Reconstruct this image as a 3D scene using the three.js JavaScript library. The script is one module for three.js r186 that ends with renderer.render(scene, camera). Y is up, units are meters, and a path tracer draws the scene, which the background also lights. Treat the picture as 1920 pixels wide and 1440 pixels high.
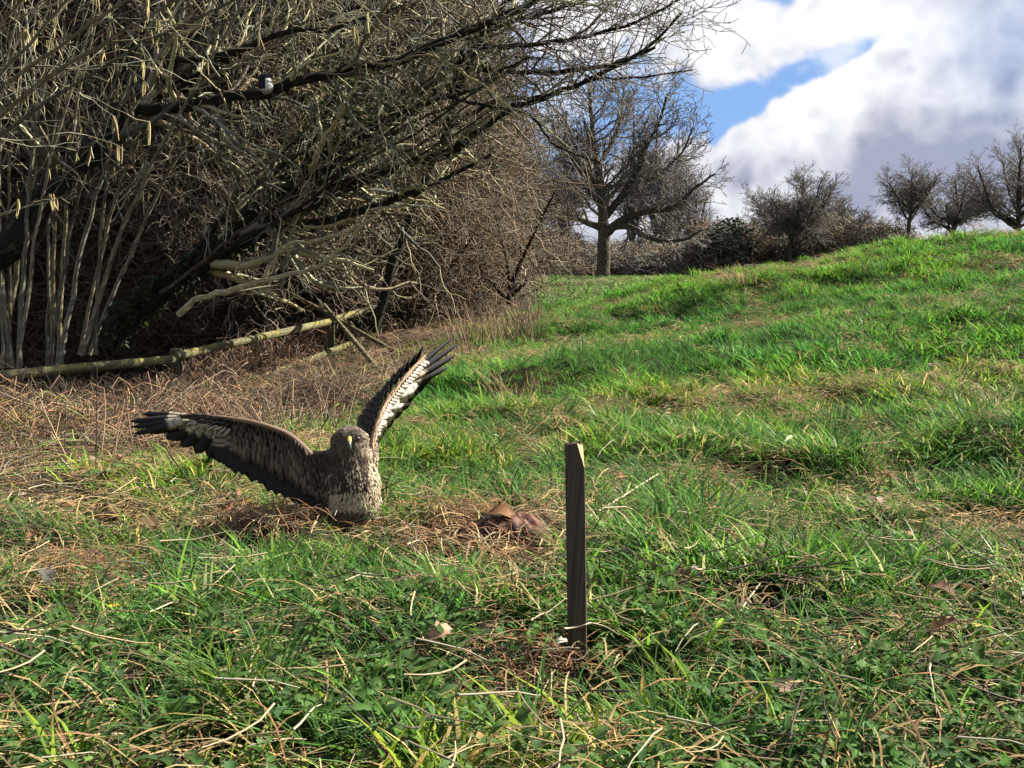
import * as THREE from 'three';
import { ConvexGeometry } from 'three/addons/geometries/ConvexGeometry.js';
import { mergeGeometries } from 'three/addons/utils/BufferGeometryUtils.js';

// ---------------------------------------------------------------- camera, sky, sun, exposure
const scene = new THREE.Scene();
const F = 2059, CX = 960, CY = 720;                       // focal length of the trail camera in photo pixels
const camera = new THREE.PerspectiveCamera(2 * Math.atan(CY / F) * 180 / Math.PI, 4 / 3, 0.05, 3000);
const EYE = new THREE.Vector3(0, 0.69, 0), PITCH = -6.1 * Math.PI / 180;
camera.position.copy(EYE); camera.rotation.x = PITCH; camera.updateMatrixWorld();
const renderer = new THREE.WebGLRenderer({ antialias: true });
renderer.toneMapping = THREE.LinearToneMapping;
renderer.toneMappingExposure = 3.5;
renderer.shadowMap.enabled = true;
const SUN = new THREE.Vector3(0.76, 0.58, -0.29).normalize();
const sun = new THREE.DirectionalLight(new THREE.Color(1, 0.95, 0.86), 5);
sun.position.copy(SUN).multiplyScalar(60); sun.castShadow = true; sun.shadow.radius = 1;
sun.shadow.mapSize.set(4096, 4096);
Object.assign(sun.shadow.camera, { left: -20, right: 20, top: 20, bottom: -20, near: 1, far: 200 });
scene.add(sun); scene.add(sun.target);

// ---------------------------------------------------------------- random and noise
let seed = 7;
const reseed = (n) => { seed = n >>> 0; };
function rnd() { seed = (seed + 0x6D2B79F5) >>> 0; let t = seed; t = Math.imul(t ^ (t >>> 15), t | 1); t ^= t + Math.imul(t ^ (t >>> 7), t | 61); return ((t ^ (t >>> 14)) >>> 0) / 4294967296; }
const rr = (a, b) => a + (b - a) * rnd();
const rs = (a) => (rnd() * 2 - 1) * a;
const pick = (a) => a[Math.min(a.length - 1, Math.floor(rnd() * a.length))];
function hash3(x, y, z) { let h = Math.imul(x, 374761393) ^ Math.imul(y, 668265263) ^ Math.imul(z, 2147483647 ^ 0x5bd1e995); h = Math.imul(h ^ (h >>> 13), 1274126177); return ((h ^ (h >>> 16)) >>> 0) / 4294967296; }
function noise3(x, y, z) {
  const xi = Math.floor(x), yi = Math.floor(y), zi = Math.floor(z);
  let fx = x - xi, fy = y - yi, fz = z - zi;
  fx = fx * fx * (3 - 2 * fx); fy = fy * fy * (3 - 2 * fy); fz = fz * fz * (3 - 2 * fz);
  const L = (a, b, t) => a + (b - a) * t;
  return L(L(L(hash3(xi, yi, zi), hash3(xi + 1, yi, zi), fx), L(hash3(xi, yi + 1, zi), hash3(xi + 1, yi + 1, zi), fx), fy),
    L(L(hash3(xi, yi, zi + 1), hash3(xi + 1, yi, zi + 1), fx), L(hash3(xi, yi + 1, zi + 1), hash3(xi + 1, yi + 1, zi + 1), fx), fy), fz);
}
function fbm(x, y, z, o) { let s = 0, a = 0.5, n = 0; for (let i = 0; i < o; i++) { s += a * noise3(x, y, z); n += a; a *= 0.5; x = x * 2.03 + 13.1; y = y * 2.03 + 7.7; z = z * 2.03 + 3.3; } return s / n; }
const sstep = (a, b, x) => { const t = Math.min(1, Math.max(0, (x - a) / (b - a))); return t * t * (3 - 2 * t); };
const mix = (a, b, t) => a + (b - a) * t;
const V = (x, y, z) => new THREE.Vector3(x, y, z);
const col = (r, g, b) => new THREE.Color(r, g, b);

// ---------------------------------------------------------------- sky: broken spring cloud over blue
function makeSky() {
  const W = 3072, H = 1536, d = new Float32Array(W * H * 4);
  const bump = (az, el, a0, e0, wa, we, rot = 0) => { let x = az - a0, y = el - e0; if (rot) { const c = Math.cos(rot), s = Math.sin(rot); [x, y] = [x * c + y * s, -x * s + y * c]; } return Math.exp(-(x * x) / (wa * wa) - (y * y) / (we * we)); };
  for (let j = 0; j < H; j++) {
    const el = ((j + 0.5) / H - 0.5) * 180;
    for (let i = 0; i < W; i++) {
      const k = (j * W + i) * 4; d[k + 3] = 1;
      if (el < -4) { d[k] = 0.045; d[k + 1] = 0.05; d[k + 2] = 0.045; continue; }
      const u = (i + 0.5) / W;
      let az = u * 360 - 90; if (az > 180) az -= 360;         // 0 is straight ahead (-z), east of it positive
      const ce = Math.cos(el * Math.PI / 180), X = Math.sin(az * Math.PI / 180) * ce, Y = Math.sin(el * Math.PI / 180), Z = -Math.cos(az * Math.PI / 180) * ce;
      const warp = fbm(X * 9 + 5, Y * 9, Z * 9, 3) - 0.5;
      const n = fbm(X * 5 + warp * 0.5, Y * 9 + 2 + warp * 0.5, Z * 5, 6);
      const fine = fbm(X * 22 + 9, Y * 30, Z * 22 + warp, 5);
      const puff = fbm(X * 16 + warp, Y * 22, Z * 16 + 4, 5);
      // where blue shows: an open band, and otherwise gaps of the same kind all round
      const bil = 1 - Math.abs(2 * fbm(X * 13 + warp, Y * 17 + 3, Z * 13 + 4, 4) - 1) * 2.2, bil2 = 1 - Math.abs(2 * fbm(X * 40 + 2, Y * 48 + warp * 2, Z * 40, 4) - 1) * 2.2;
      const here = Math.exp(-Math.pow(az - 10, 2) / 900 - Math.pow(el - 5, 2) / 300);
      const gap = bump(az, el, 7.2, 7.4, 6.0, 1.9, 0.10) * 1.05 + bump(az, el, 13.0, 8.7, 3.4, 0.95, 0.34) * 0.85 + bump(az, el, 17.4, 10.5, 1.7, 0.5, 0.5) * 0.62 + bump(az, el, 12.9, 13.2, 2.0, 0.75, -0.2) * 1.0 + bump(az, el, 1, 7.5, 5, 3) * 0.8 + bump(az, el, 10.4, 5.8, 1.2, 1.0) * 0.25;
      const edge = el - (5.6 + (az - 9.6) * 0.50);               // the cumulus edge climbing to the right
      const wide = sstep(0.40, 0.56, n + (el > 30 ? 0.02 : 0.05));
      let c = mix(wide, Math.max(sstep(0.66, mix(0.26, 0.55, sstep(-0.8, 0.2, 6.2 + (az - 9.6) * 0.50 - el)), gap + (n - 0.5) * 0.9 + (fine - 0.5) * 0.75 - (bil - 0.5) * 0.34 - (bil2 - 0.5) * 0.22), 0.6 * sstep(0.52, 0.72, fine + 0.25 * (n - 0.5))), Math.min(1, here * 1.5));
      // light: white tops towards the sun, lilac-grey below
      const top = bump(az, el, 15, 7.0, 5.5, 2.3, 0.42) + 0.75 * bump(az, el, 12, 3.4, 3.2, 1.1) + 0.8 * bump(az, el, 14, 12.2, 9, 2.2) + 0.9 * bump(az, el, 3, 12, 8, 3);
      const shade = bump(az, el, 18.5, 4.6, 8, 2.3, 0.08) + 0.45 * bump(az, el, 11.6, 4.6, 1.6, 1.0) + 0.30 * bump(az, el, 24, 5.5, 4, 3);
      let b = mix(0.58 + (puff - 0.5) * 0.9, 0.50 + 0.46 * top - 0.64 * shade + (puff - 0.5) * 0.6 + (bil - 0.5) * 0.42 + (bil2 - 0.5) * 0.26 + (fine - 0.5) * 0.35, Math.min(1, here * 1.5));
      b = Math.min(1, Math.max(0.05, b));
      const s = Math.max(0, Math.sin(Math.max(el, 0) * Math.PI / 180));
      const blue = [mix(0.112, 0.030, Math.sqrt(s)), mix(0.185, 0.072, Math.sqrt(s)), mix(0.305, 0.19, Math.sqrt(s))];
      const lit = [0.31, 0.31, 0.315], dark = [0.098, 0.106, 0.146];
      for (let q = 0; q < 3; q++) d[k + q] = mix(blue[q], mix(dark[q], lit[q], b), c * (0.98 - 0.30 * bump(az, el, 24, 10.5, 4, 3.5)));
    }
  }
  const t = new THREE.DataTexture(d, W, H, THREE.RGBAFormat, THREE.FloatType);
  t.mapping = THREE.EquirectangularReflectionMapping; t.magFilter = t.minFilter = THREE.LinearFilter; t.needsUpdate = true;
  return t;
}
const skyTex = makeSky();
scene.background = skyTex; scene.environment = skyTex;

// ---------------------------------------------------------------- helpers
const used = {};
function numbered(n) { used[n] = (used[n] || 0) + 1; return used[n] === 1 ? n : `${n}_${String(used[n] - 1).padStart(3, '0')}`; }
function lit(o) { o.traverse((m) => { if (m.isMesh) { m.castShadow = true; m.receiveShadow = true; } }); return o; }
function thing(name, label, category, p = V(0, 0, 0), group) { const g = new THREE.Group(); g.name = numbered(name); g.position.copy(p); g.userData = { label, category }; if (group) g.userData.group = group; scene.add(g); return g; }
function mesh(name, geo, mat, parent, data) { const m = new THREE.Mesh(geo, mat); m.name = parent ? name : numbered(name); m.castShadow = m.receiveShadow = true; if (data) m.userData = data; (parent || scene).add(m); return m; }
function ray(px, py) { return V((px - CX) / F, -(py - CY) / F, -1).applyEuler(camera.rotation); }
function at(px, py, depth) { return ray(px, py).multiplyScalar(depth).add(EYE); }         // a point of the place seen at a photo pixel, at its real depth

// ---------------------------------------------------------------- terrain
function lerpList(list, x) { if (x <= list[0][0]) return list[0][1]; for (let i = 1; i < list.length; i++) if (x <= list[i][0]) { const [a, b] = [list[i - 1], list[i]], t = (x - a[0]) / (b[0] - a[0]); return mix(a[1], b[1], t * t * (3 - 2 * t) * 0.5 + t * 0.5); } return list[list.length - 1][1]; }
const SIDE = [[-9, -1.15], [-5, -1.1], [-3.5, -0.98], [-2, -0.62], [-1, -0.22], [-0.4, -0.02], [1.0, 0.20], [2.3, 0.56], [5.6, 1.08], [9, 1.4], [20, 1.8]];
const hollows = [];                                          // [x, z, radius, height]
function height(x, z) {
  const d = -z;
  const s = sstep(1.5, 12.5, d) * 0.75 + Math.min(1, Math.max(0, (d - 2) / 11)) * 0.25;
  const side = lerpList(SIDE, x * (13 / Math.max(d, 9)) ** 0.4);
  let h = side * mix(s, Math.max(s, sstep(2.6, 7.5, d)), sstep(-0.5, -1.3, x));
  // bank: its far side drops behind the crest
  const crest = 14.5 - Math.max(0, x) * 0.35;
  const over = sstep(crest - 0.2, crest + 9, d) * sstep(-1.6, 0.2, x);
  h = mix(h, -0.9, over);
  h = mix(h, -0.3 - 0.45 * sstep(-4, -20, x), sstep(24, 46, d));
  h += sstep(70, 300, d) * 3.2;
  // near lip and the dip before the bank
  const right = sstep(-0.9, 0.6, x);
  h += right * (0.10 * Math.exp(-(((d - 6.6) / 1.5) ** 2)) - 0.13 * Math.exp(-(((d - 9) / 1.2) ** 2)));
  if (d < 22 && d > -4) {
    const k = sstep(22, 14, d);
    h += k * ((0.12 + 0.12 * sstep(7, 11, d)) * (fbm(x * 0.9 + 3, 1.5, z * 0.9, 2) - 0.5) * sstep(1, 5, d) + (0.20 + 0.14 * sstep(7, 11, d)) * (fbm(x * 3.1 + 31, 4.5, z * 3.1, 3) - 0.5) * sstep(0.8, 2, d));
  }
  for (const [hx, hz, hr, hh] of hollows) { const q = ((x - hx) ** 2 + (z - hz) ** 2) / (hr * hr); if (q < 9) h += hh * Math.exp(-q); }
  return h;
}
function ground(px, py) {                                    // where the ray of a photo pixel meets the ground
  const r = ray(px, py); let t = 0.8;
  for (let i = 0; i < 4000; i++) { const y = EYE.y + r.y * t; if (y < height(r.x * t, r.z * t)) break; t *= 1.004; }
  return V(r.x * t, height(r.x * t, r.z * t), r.z * t);
}
for (const [px, py, rad, hh] of [[1010, 728, 0.30, -0.12], [960, 735, 0.22, 0.10], [1080, 715, 0.3, 0.05], [1460, 915, 0.16, -0.09], [1560, 900, 0.15, 0.06], [1790, 880, 0.2, -0.07], [1880, 850, 0.2, 0.09], [960, 1040, 0.10, -0.045], [900, 990, 0.16, 0.045], [1000, 1000, 0.10, 0.05], [1010, 880, 0.13, -0.06], [1000, 1330, 0.16, -0.06], [480, 1050, 0.18, 0.035], [1100, 1330, 0.12, -0.05], [350, 1080, 0.16, -0.04], [1079, 1226, 0.09, 0.032], [1260, 575, 0.5, -0.15], [1440, 600, 0.5, -0.12], [1200, 640, 0.6, -0.10]]) { const g = ground(px, py); hollows.push([g.x, g.z, rad, hh]); }

const bareShadePatches = [[500, 985, 0.16], [585, 990, 0.10], [410, 1005, 0.12], [655, 1004, 0.09], [180, 1085, 0.12], [80, 1110, 0.12], [850, 1020, 0.13], [930, 1030, 0.14], [1000, 1040, 0.11], [1000, 1120, 0.10], [900, 1310, 0.12], [1020, 1310, 0.14], [1150, 1300, 0.08], [1000, 880, 0.10], [1400, 1140, 0.09], [1860, 1320, 0.1], [1460, 920, 0.14], [640, 1165, 0.06], [1620, 960, 0.1]].map(([px, py, r]) => { const g = ground(px, py); return [g.x, g.z, r]; });  // bare soil; the patches below the buzzard also darken for its shade
const bareShadeAt = (x, z) => { let k = 0; for (const [a, b, r] of bareShadePatches) k = Math.max(k, Math.exp(-((x - a) ** 2 + (z - b) ** 2 * 0.6) / (r * r))); return k; };
const lows = [[650, 1015, 0.17], [560, 1010, 0.15], [690, 1030, 0.12], [930, 1075, 0.13]].map(([px, py, r]) => { const g = ground(px, py); return [g.x, g.z, r]; });
const lowAt = (x, z) => { let k = 0; for (const [a, b, r] of lows) k = Math.max(k, Math.exp(-((x - a) ** 2 + (z - b) ** 2) / (r * r))); return k; };
const scrubEdge = (z) => lerpList([[-16, 0.0], [-9.5, -0.55], [-6.5, -0.72], [-4.6, -1.04], [-3.7, -1.32], [-3, -1.58], [-2, -2.2]], z);
function dataTex(n, fn, srgb = true) { const d = new Uint8Array(n * n * 4); for (let j = 0; j < n; j++) for (let i = 0; i < n; i++) { const c = fn(i / n, j / n, i, j), k = (j * n + i) * 4; d[k] = c[0] * 255; d[k + 1] = c[1] * 255; d[k + 2] = c[2] * 255; d[k + 3] = 255; } const t = new THREE.DataTexture(d, n, n); t.wrapS = t.wrapT = THREE.RepeatWrapping; t.magFilter = THREE.LinearFilter; t.minFilter = THREE.LinearFilter; if (srgb) t.colorSpace = THREE.SRGBColorSpace; t.needsUpdate = true; return t; }
{
  const xs = [], zs = [], N = 360;
  for (let i = 0; i <= N; i++) { const t = i / N * 2 - 1; xs.push(Math.sinh(t * 6.2) / Math.sinh(6.2) * 420); }
  for (let i = 0; i <= N; i++) { const t = i / N; zs.push(-3.2 + (t < 0.3 ? Math.sinh((0.3 - t) / 0.3 * 4.2) / Math.sinh(4.2) * 45 : -Math.sinh((t - 0.3) / 0.7 * 6) / Math.sinh(6) * 700)); }
  const pos = [], uv = [], cl = [], idx = [];
  for (const z of zs) for (const x of xs) {
    pos.push(x, height(x, z), z); uv.push(x / 0.9, z / 0.9);
    const f = fbm(x * 2.2, 8, z * 2.2, 3);
    const sc = sstep(0.25, -0.25, x - scrubEdge(z)) * sstep(-60, -25, z);
    const g = sstep(0.36, 0.56, f) * (1 - bareShadeAt(x, z));
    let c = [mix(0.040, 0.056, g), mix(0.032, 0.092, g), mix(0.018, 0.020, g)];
    c = [mix(c[0], 0.055, sc), mix(c[1], 0.038, sc), mix(c[2], 0.024, sc)];
    cl.push(c[0] * 1.6, c[1] * 1.6, c[2] * 1.6);
  }
  const R = N + 1;
  for (let j = 0; j < N; j++) for (let i = 0; i < N; i++) { const a = j * R + i, b = a + 1, c = a + R, e = c + 1; idx.push(a, b, c, b, e, c); }
  const g = new THREE.BufferGeometry();
  g.setAttribute('position', new THREE.Float32BufferAttribute(pos, 3)); g.setAttribute('uv', new THREE.Float32BufferAttribute(uv, 2)); g.setAttribute('color', new THREE.Float32BufferAttribute(cl, 3)); g.setIndex(idx); g.computeVertexNormals();
  const tex = dataTex(512, (u, v, i, j) => { const a = 0.45 + 0.5 * hash3(i >> 1, j, 3) * hash3(i, j >> 1, 5) + 0.2 * (hash3(i >> 4, j >> 4, 9) - 0.5); return [a, a * 0.97, a * 0.92]; });
  mesh('ground', g, new THREE.MeshPhysicalMaterial({ map: tex, specularIntensity: 0.15, vertexColors: true, roughness: 1, bumpMap: tex, bumpScale: 0.01 }), null, { kind: 'structure' });
}

// ---------------------------------------------------------------- tubes and branches
class Wood {                                                  // collects tapered tubes into one geometry
  constructor() { this.p = []; this.n = []; this.c = []; this.u = []; this.i = []; }
  tube(pts, rad, sides, c, cap = false) {
    const base = this.p.length / 3, m = pts.length; let len = 0;
    let up = V(0, 1, 0), t = V(0, 0, 0), a = V(0, 0, 0), b = V(0, 0, 0);
    for (let k = 0; k < m; k++) {
      t.subVectors(pts[Math.min(k + 1, m - 1)], pts[Math.max(k - 1, 0)]).normalize();
      if (k === 0) { if (Math.abs(t.y) > 0.9) up.set(1, 0, 0); a.crossVectors(t, up).normalize(); } else { a.addScaledVector(t, -a.dot(t)).normalize(); }
      b.crossVectors(t, a);
      if (k) len += pts[k].distanceTo(pts[k - 1]);
      const r = rad[k];
      for (let s = 0; s < sides; s++) {
        const w = s / sides * Math.PI * 2, cs = Math.cos(w), sn = Math.sin(w);
        const nx = a.x * cs + b.x * sn, ny = a.y * cs + b.y * sn, nz = a.z * cs + b.z * sn;
        this.p.push(pts[k].x + nx * r, pts[k].y + ny * r, pts[k].z + nz * r); this.n.push(nx, ny, nz); this.c.push(c.r, c.g, c.b); this.u.push(s / sides * 3, len / 0.5);
      }
      if (k) for (let s = 0; s < sides; s++) { const s2 = (s + 1) % sides, q = base + (k - 1) * sides; this.i.push(q + s, q + s2, q + sides + s, q + s2, q + sides + s2, q + sides + s); }
    }
    if (cap) { const q = base + (m - 1) * sides; for (let s = 1; s + 1 < sides; s++) { this.i.push(q, q + s, q + s + 1); this.i.push(base, base + s + 1, base + s); } }
  }
  geo() { const g = new THREE.BufferGeometry(); g.setAttribute('position', new THREE.Float32BufferAttribute(this.p, 3)); g.setAttribute('normal', new THREE.Float32BufferAttribute(this.n, 3)); g.setAttribute('color', new THREE.Float32BufferAttribute(this.c, 3)); g.setAttribute('uv', new THREE.Float32BufferAttribute(this.u, 2)); g.setIndex(this.i); return g; }
}
function smooth(pts, n) { const c = new THREE.CatmullRomCurve3(pts, false, 'centripetal'); return c.getPoints(n); }
const tips = [];                                              // twig ends, for whoever wants to hang something there
function grow(w, p0, d0, len, r0, lv, cfg) {
  const nseg = Math.max(2, Math.ceil(len / cfg.seg)), step = len / nseg, pts = [p0.clone()], rad = [r0], dirs = [d0.clone()];
  const p = p0.clone(), d = d0.clone();
  const wob = cfg.wob * (1.15 + 0.2 * lv);
  for (let k = 1; k <= nseg; k++) {
    d.lerp(d0, 0.16); d.x += rs(wob) + cfg.pull.x * step; d.y += rs(wob) + (cfg.pull.y + (cfg.droop || 0) * k / nseg) * step; d.z += rs(wob) + cfg.pull.z * step; d.normalize();
    p.addScaledVector(d, step); pts.push(p.clone()); rad.push(Math.max(cfg.rmin, r0 * (1 - 0.72 * k / nseg))); dirs.push(d.clone());
  }
  if (r0 < 0.03 && pts.some((q) => { const u = CX + q.x / -q.z * F; return -q.z < 8.75 && -q.z > 3 && u > 472 && u < 532 && Math.abs(q.y - (0.69 - q.z * 0.163)) < 0.16; })) return;
  const c = cfg.tint(lv);
  w.tube(pts, rad, r0 > cfg.rmin * 4 ? 5 : 3, c);
  if (lv >= cfg.levels) { if (cfg.tips && rnd() < cfg.tips) tips.push([pts[nseg], d.clone()]); return; }
  const kids = Math.max(1, Math.round(len * cfg.kids[lv] * rr(0.75, 1.25)));
  for (let q = 0; q < kids; q++) {
    const t = mix(cfg.from || 0.15, 1, (q + rnd()) / kids), f = t * nseg, k = Math.min(nseg - 1, Math.floor(f));
    const pp = pts[k].clone().lerp(pts[k + 1], f - k), dd = dirs[k + 1].clone();
    const ax = V(rs(1), rs(1), rs(1)).cross(dd).normalize();
    dd.applyAxisAngle(ax, rr(cfg.ang[0], cfg.ang[1]));
    grow(w, pp, dd, len * rr(cfg.ratio[0], cfg.ratio[1]) * (1.1 - 0.5 * t), Math.max(cfg.rmin, mix(rad[k], rad[k + 1], f - k) * rr(0.45, 0.7)), lv + 1, cfg);
  }
}
function sprout(w, pts, rad, cfg, n, len, from = 0.2) {       // children along a given limb
  for (let q = 0; q < n; q++) {
    const t = mix(from, 1, (q + rnd()) / n), f = t * (pts.length - 1), k = Math.min(pts.length - 2, Math.floor(f));
    const pp = pts[k].clone().lerp(pts[k + 1], f - k), dd = pts[k + 1].clone().sub(pts[k]).normalize();
    const ax = V(rs(1), rs(1), rs(1)).cross(dd).normalize();
    dd.applyAxisAngle(ax, rr(cfg.ang[0], cfg.ang[1]));
    grow(w, pp, dd, len * rr(0.6, 1.25) * (1.15 - 0.45 * t), Math.max(cfg.rmin, mix(rad[k], rad[k + 1], f - k) * rr(0.3, 0.55)), 1, cfg);
  }
}
function barkTex(a, b, pale) { return dataTex(256, (u, v, i, j) => { const n = fbm(u * 14, v * 5, a, 4), m = fbm(u * 40, v * 22, b, 3); const l = pale * sstep(0.56, 0.68, fbm(u * 9 + 40, v * 9, b, 4)); const k = 0.35 + 0.55 * n * (0.5 + m); return [Math.min(1, k + l * 0.5), Math.min(1, k * 0.98 + l * 0.52), Math.min(1, k * 0.94 + l * 0.36)]; }); }
const barkDark = barkTex(1, 2, 0.6), barkPale = barkTex(5, 8, 1.0);
const M = {
  limb: new THREE.MeshPhysicalMaterial({ specularIntensity: 0.3, map: barkDark, bumpMap: barkDark, bumpScale: 0.02, vertexColors: true, roughness: 0.95 }),
  pale: new THREE.MeshPhysicalMaterial({ specularIntensity: 0.4, map: barkPale, bumpMap: barkPale, bumpScale: 0.008, vertexColors: true, roughness: 0.8 }),
  twig: new THREE.MeshPhysicalMaterial({ specularIntensity: 0.3, vertexColors: true, roughness: 0.75 }),
  leaf: new THREE.MeshPhysicalMaterial({ vertexColors: true, roughness: 1, transmission: 0.45, thickness: 0, side: THREE.DoubleSide, specularIntensity: 0.2, clearcoat: 0.05, clearcoatRoughness: 0.3 }),
  straw: new THREE.MeshPhysicalMaterial({ vertexColors: true, roughness: 1, transmission: 0.25, thickness: 0, side: THREE.DoubleSide, specularIntensity: 0.2, clearcoat: 0.05, clearcoatRoughness: 0.4 }),
};
const tintJ = (r, g, b, j) => { const k = 1 + rs(j), h = rs(j * 0.35); return col(r * k * (1 + h), g * k, b * k * (1 - h)); };

function sweeps(list, d) {                                     // long limbs sweeping up to the right: [x, y, length in photo pixels, slope]
  return list.map(([x, y, len, sl]) => { const e = d + rs(0.9), q = [], k = 5; for (let i = 0; i <= k; i++) { const t = i / k; q.push(at(x + len * t * 0.9 + rs(6), y - len * (sl * t + 0.10 * t * t) + rs(8), mix(e, e - rr(0, 0.9), t))); } return { pts: q, r: [rr(0.014, 0.024), 0.006], n: 13, len: 0.62, from: 0.15, c: rnd() < 0.35 ? col(0.26, 0.22, 0.15) : col(0.085, 0.072, 0.055) }; });
}
function treeFrom(name, label, limbs, cfg, opt = {}) {
  const base = limbs[0].pts[0].clone(), t = thing(name, label, opt.category || 'tree', base, opt.group);
  const w = new Wood();
  limbs.forEach((L, q) => {
    const pts = smooth(L.pts, Math.max(8, L.pts.length * 4)), rad = pts.map((_, k) => mix(L.r[0], L.r[1], k / (pts.length - 1)) * (1 + rs(0.08)));
    for (let k = 1; k < pts.length; k++) { const j = Math.min(0.03, rad[k] * 0.4 + 0.004); pts[k].x += rs(j); pts[k].y += rs(j); pts[k].z += rs(j); }
    const lw = new Wood(); lw.tube(pts.map((p) => p.clone().sub(base)), rad, L.r[0] > 0.03 ? 10 : 6, L.c || cfg.tint(0), true);
    mesh(q === 0 ? (opt.trunk || 'trunk') : (opt.limb || 'limb'), lw.geo(), L.m || opt.mat || M.limb, t);
    sprout(w, pts, rad, cfg, L.n ?? 14, L.len ?? 1.3, L.from ?? 0.2);
  });
  for (let k = 0; k < w.p.length; k += 3) { w.p[k] -= base.x; w.p[k + 1] -= base.y; w.p[k + 2] -= base.z; }
  mesh('crown', w.geo(), M.twig, t, { kind: 'stuff' });
  return t;
}
const P = (d, ...a) => { const n = a.length / 2, o = []; for (let i = 0; i < n; i++) o.push(at(a[2 * i], a[2 * i + 1], Array.isArray(d) ? mix(d[0], d[1], i / (n - 1)) : d)); return o; };

// ---------------------------------------------------------------- the wood on the left
const cfgWood = { seg: 0.09, wob: 0.24, pull: V(0.10, 0.12, 0.02), droop: -0.3, rmin: 0.0025, levels: 3, kids: [0, 5.0, 6.5], ang: [0.45, 1.25], ratio: [0.35, 0.6], tint: (l) => l === 0 ? col(0.075, 0.064, 0.05) : rnd() < 0.30 ? tintJ(0.32, 0.30, 0.17, 0.35) : tintJ(0.135, 0.118, 0.080, 0.5) };
const cfgTip = { ...cfgWood, kids: [0, 5.5, 6.5], rmin: 0.0028, pull: V(0.14, 0.12, 0.0), droop: -0.12, wob: 0.17, tint: (l) => l === 0 ? col(0.07, 0.06, 0.05) : tintJ(0.14, 0.118, 0.09, 0.4) };
reseed(11);
const darkBark = col(0.06, 0.053, 0.042);
treeFrom('leaning_tree', 'large dark tree leaning right from the left edge of the wood with a long bough', [
  { pts: P([8.6, 9.4], -90, 560, 60, 400, 130, 330, 190, 265, 260, 190, 330, 110, 420, 20, 480, -60), r: [0.14, 0.07], c: darkBark, n: 16, len: 1.2 },
  { pts: P([9.1, 8.4], 175, 285, 215, 218, 260, 207, 330, 202, 400, 190, 500, 172, 560, 152, 640, 132, 720, 118, 800, 92, 880, 58, 960, 25, 1040, -20), r: [0.055, 0.026], c: darkBark, n: 46, len: 1.25 },
  { pts: P([9.2, 9.8], 260, 190, 360, 150, 470, 80, 590, 40, 720, -10), r: [0.045, 0.02], c: darkBark, n: 22, len: 1.2 },
  { pts: P([9.0, 8.6], 330, 110, 420, 105, 540, 60, 640, 50, 760, 10), r: [0.03, 0.015], n: 18, len: 1.0 },
  ...sweeps([[330, 200, 380, 0.42], [420, 190, 420, 0.36], [250, 205, 330, 0.62], [520, 165, 420, 0.25], [300, 150, 400, 0.30], [600, 140, 380, 0.22], [700, 120, 380, 0.2]], 10.2),
], cfgWood);
treeFrom('ivy_tree', 'thick dark ivy-clad trunk leaning up to the right behind the fence', [
  { pts: P([9.6, 9.6], 210, 625, 300, 545, 400, 480, 480, 420, 560, 352, 640, 285, 720, 225, 800, 160, 880, 95), r: [0.10, 0.035], c: col(0.06, 0.055, 0.04), n: 34, len: 1.4 },
  { pts: P([9.6, 8.8], 480, 420, 560, 400, 640, 345, 760, 310, 837, 286, 862, 273, 917, 233, 960, 203, 1060, 170, 1150, 128, 1230, 88), r: [0.05, 0.012], c: darkBark, n: 42, len: 0.6 },
  { pts: P([9.6, 9.2], 430, 460, 540, 425, 640, 405, 735, 375, 804, 350, 851, 326, 920, 290), r: [0.045, 0.014], c: darkBark, n: 30, len: 0.75 },
  ...sweeps([[300, 545, 420, 0.62], [360, 510, 480, 0.50], [430, 460, 420, 0.72], [520, 380, 460, 0.40], [560, 350, 420, 0.55], [640, 285, 380, 0.35], [480, 420, 500, 0.32], [260, 570, 420, 0.85], [700, 235, 330, 0.3], [640, 345, 320, 0.45]], 9.3),
  { pts: P([9.5, 10.2], 330, 525, 400, 430, 470, 360, 560, 290, 640, 215, 700, 150), r: [0.035, 0.015], n: 24, len: 1.2 },
], cfgWood);
treeFrom('spreading_tree', 'bare spreading tree whose fine twigs reach right against the sky', [
  { pts: P([10.2, 8.6], 700, 620, 740, 480, 790, 360, 840, 240, 877, 130, 935, 133, 1037, 136, 1147, 120, 1220, 84, 1280, 22), r: [0.05, 0.008], c: darkBark, n: 32, len: 0.75, from: 0.45 },
  { pts: P([9.6, 8.4], 840, 240, 855, 140, 877, 92, 965, 86, 1045, 77, 1110, 66, 1200, 38, 1285, -8), r: [0.03, 0.008], c: darkBark, n: 40, len: 0.95 },
  { pts: P([9.0, 8.6], 811, 168, 855, 186, 913, 200, 983, 211, 1012, 237, 1037, 270, 1074, 288, 1121, 303), r: [0.016, 0.007], c: darkBark, n: 12, len: 0.4 },
  { pts: P([9.6, 9.0], 877, 130, 920, 40, 980, -30), r: [0.03, 0.016], n: 18, len: 1.3 },
  { pts: P([9.4, 8.6], 900, 60, 1000, 30, 1080, 5, 1180, -30), r: [0.02, 0.01], n: 34, len: 1.0 },
  { pts: P([9.4, 8.8], 840, 240, 930, 190, 1020, 180, 1110, 150, 1190, 145, 1300, 132), r: [0.02, 0.006], n: 26, len: 0.5 },
], cfgTip);
const cfgThorn = { ...cfgWood, wob: 0.34, seg: 0.07, ang: [0.6, 1.5], kids: [0, 6, 7], pull: V(0.05, 0.05, 0.04), droop: -0.15, pull: V(0, 0.06, 0.0), tint: (l) => l === 0 ? col(0.085, 0.06, 0.045) : rnd() < 0.2 ? tintJ(0.30, 0.25, 0.18, 0.35) : tintJ(0.17, 0.128, 0.09, 0.4) };
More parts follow.
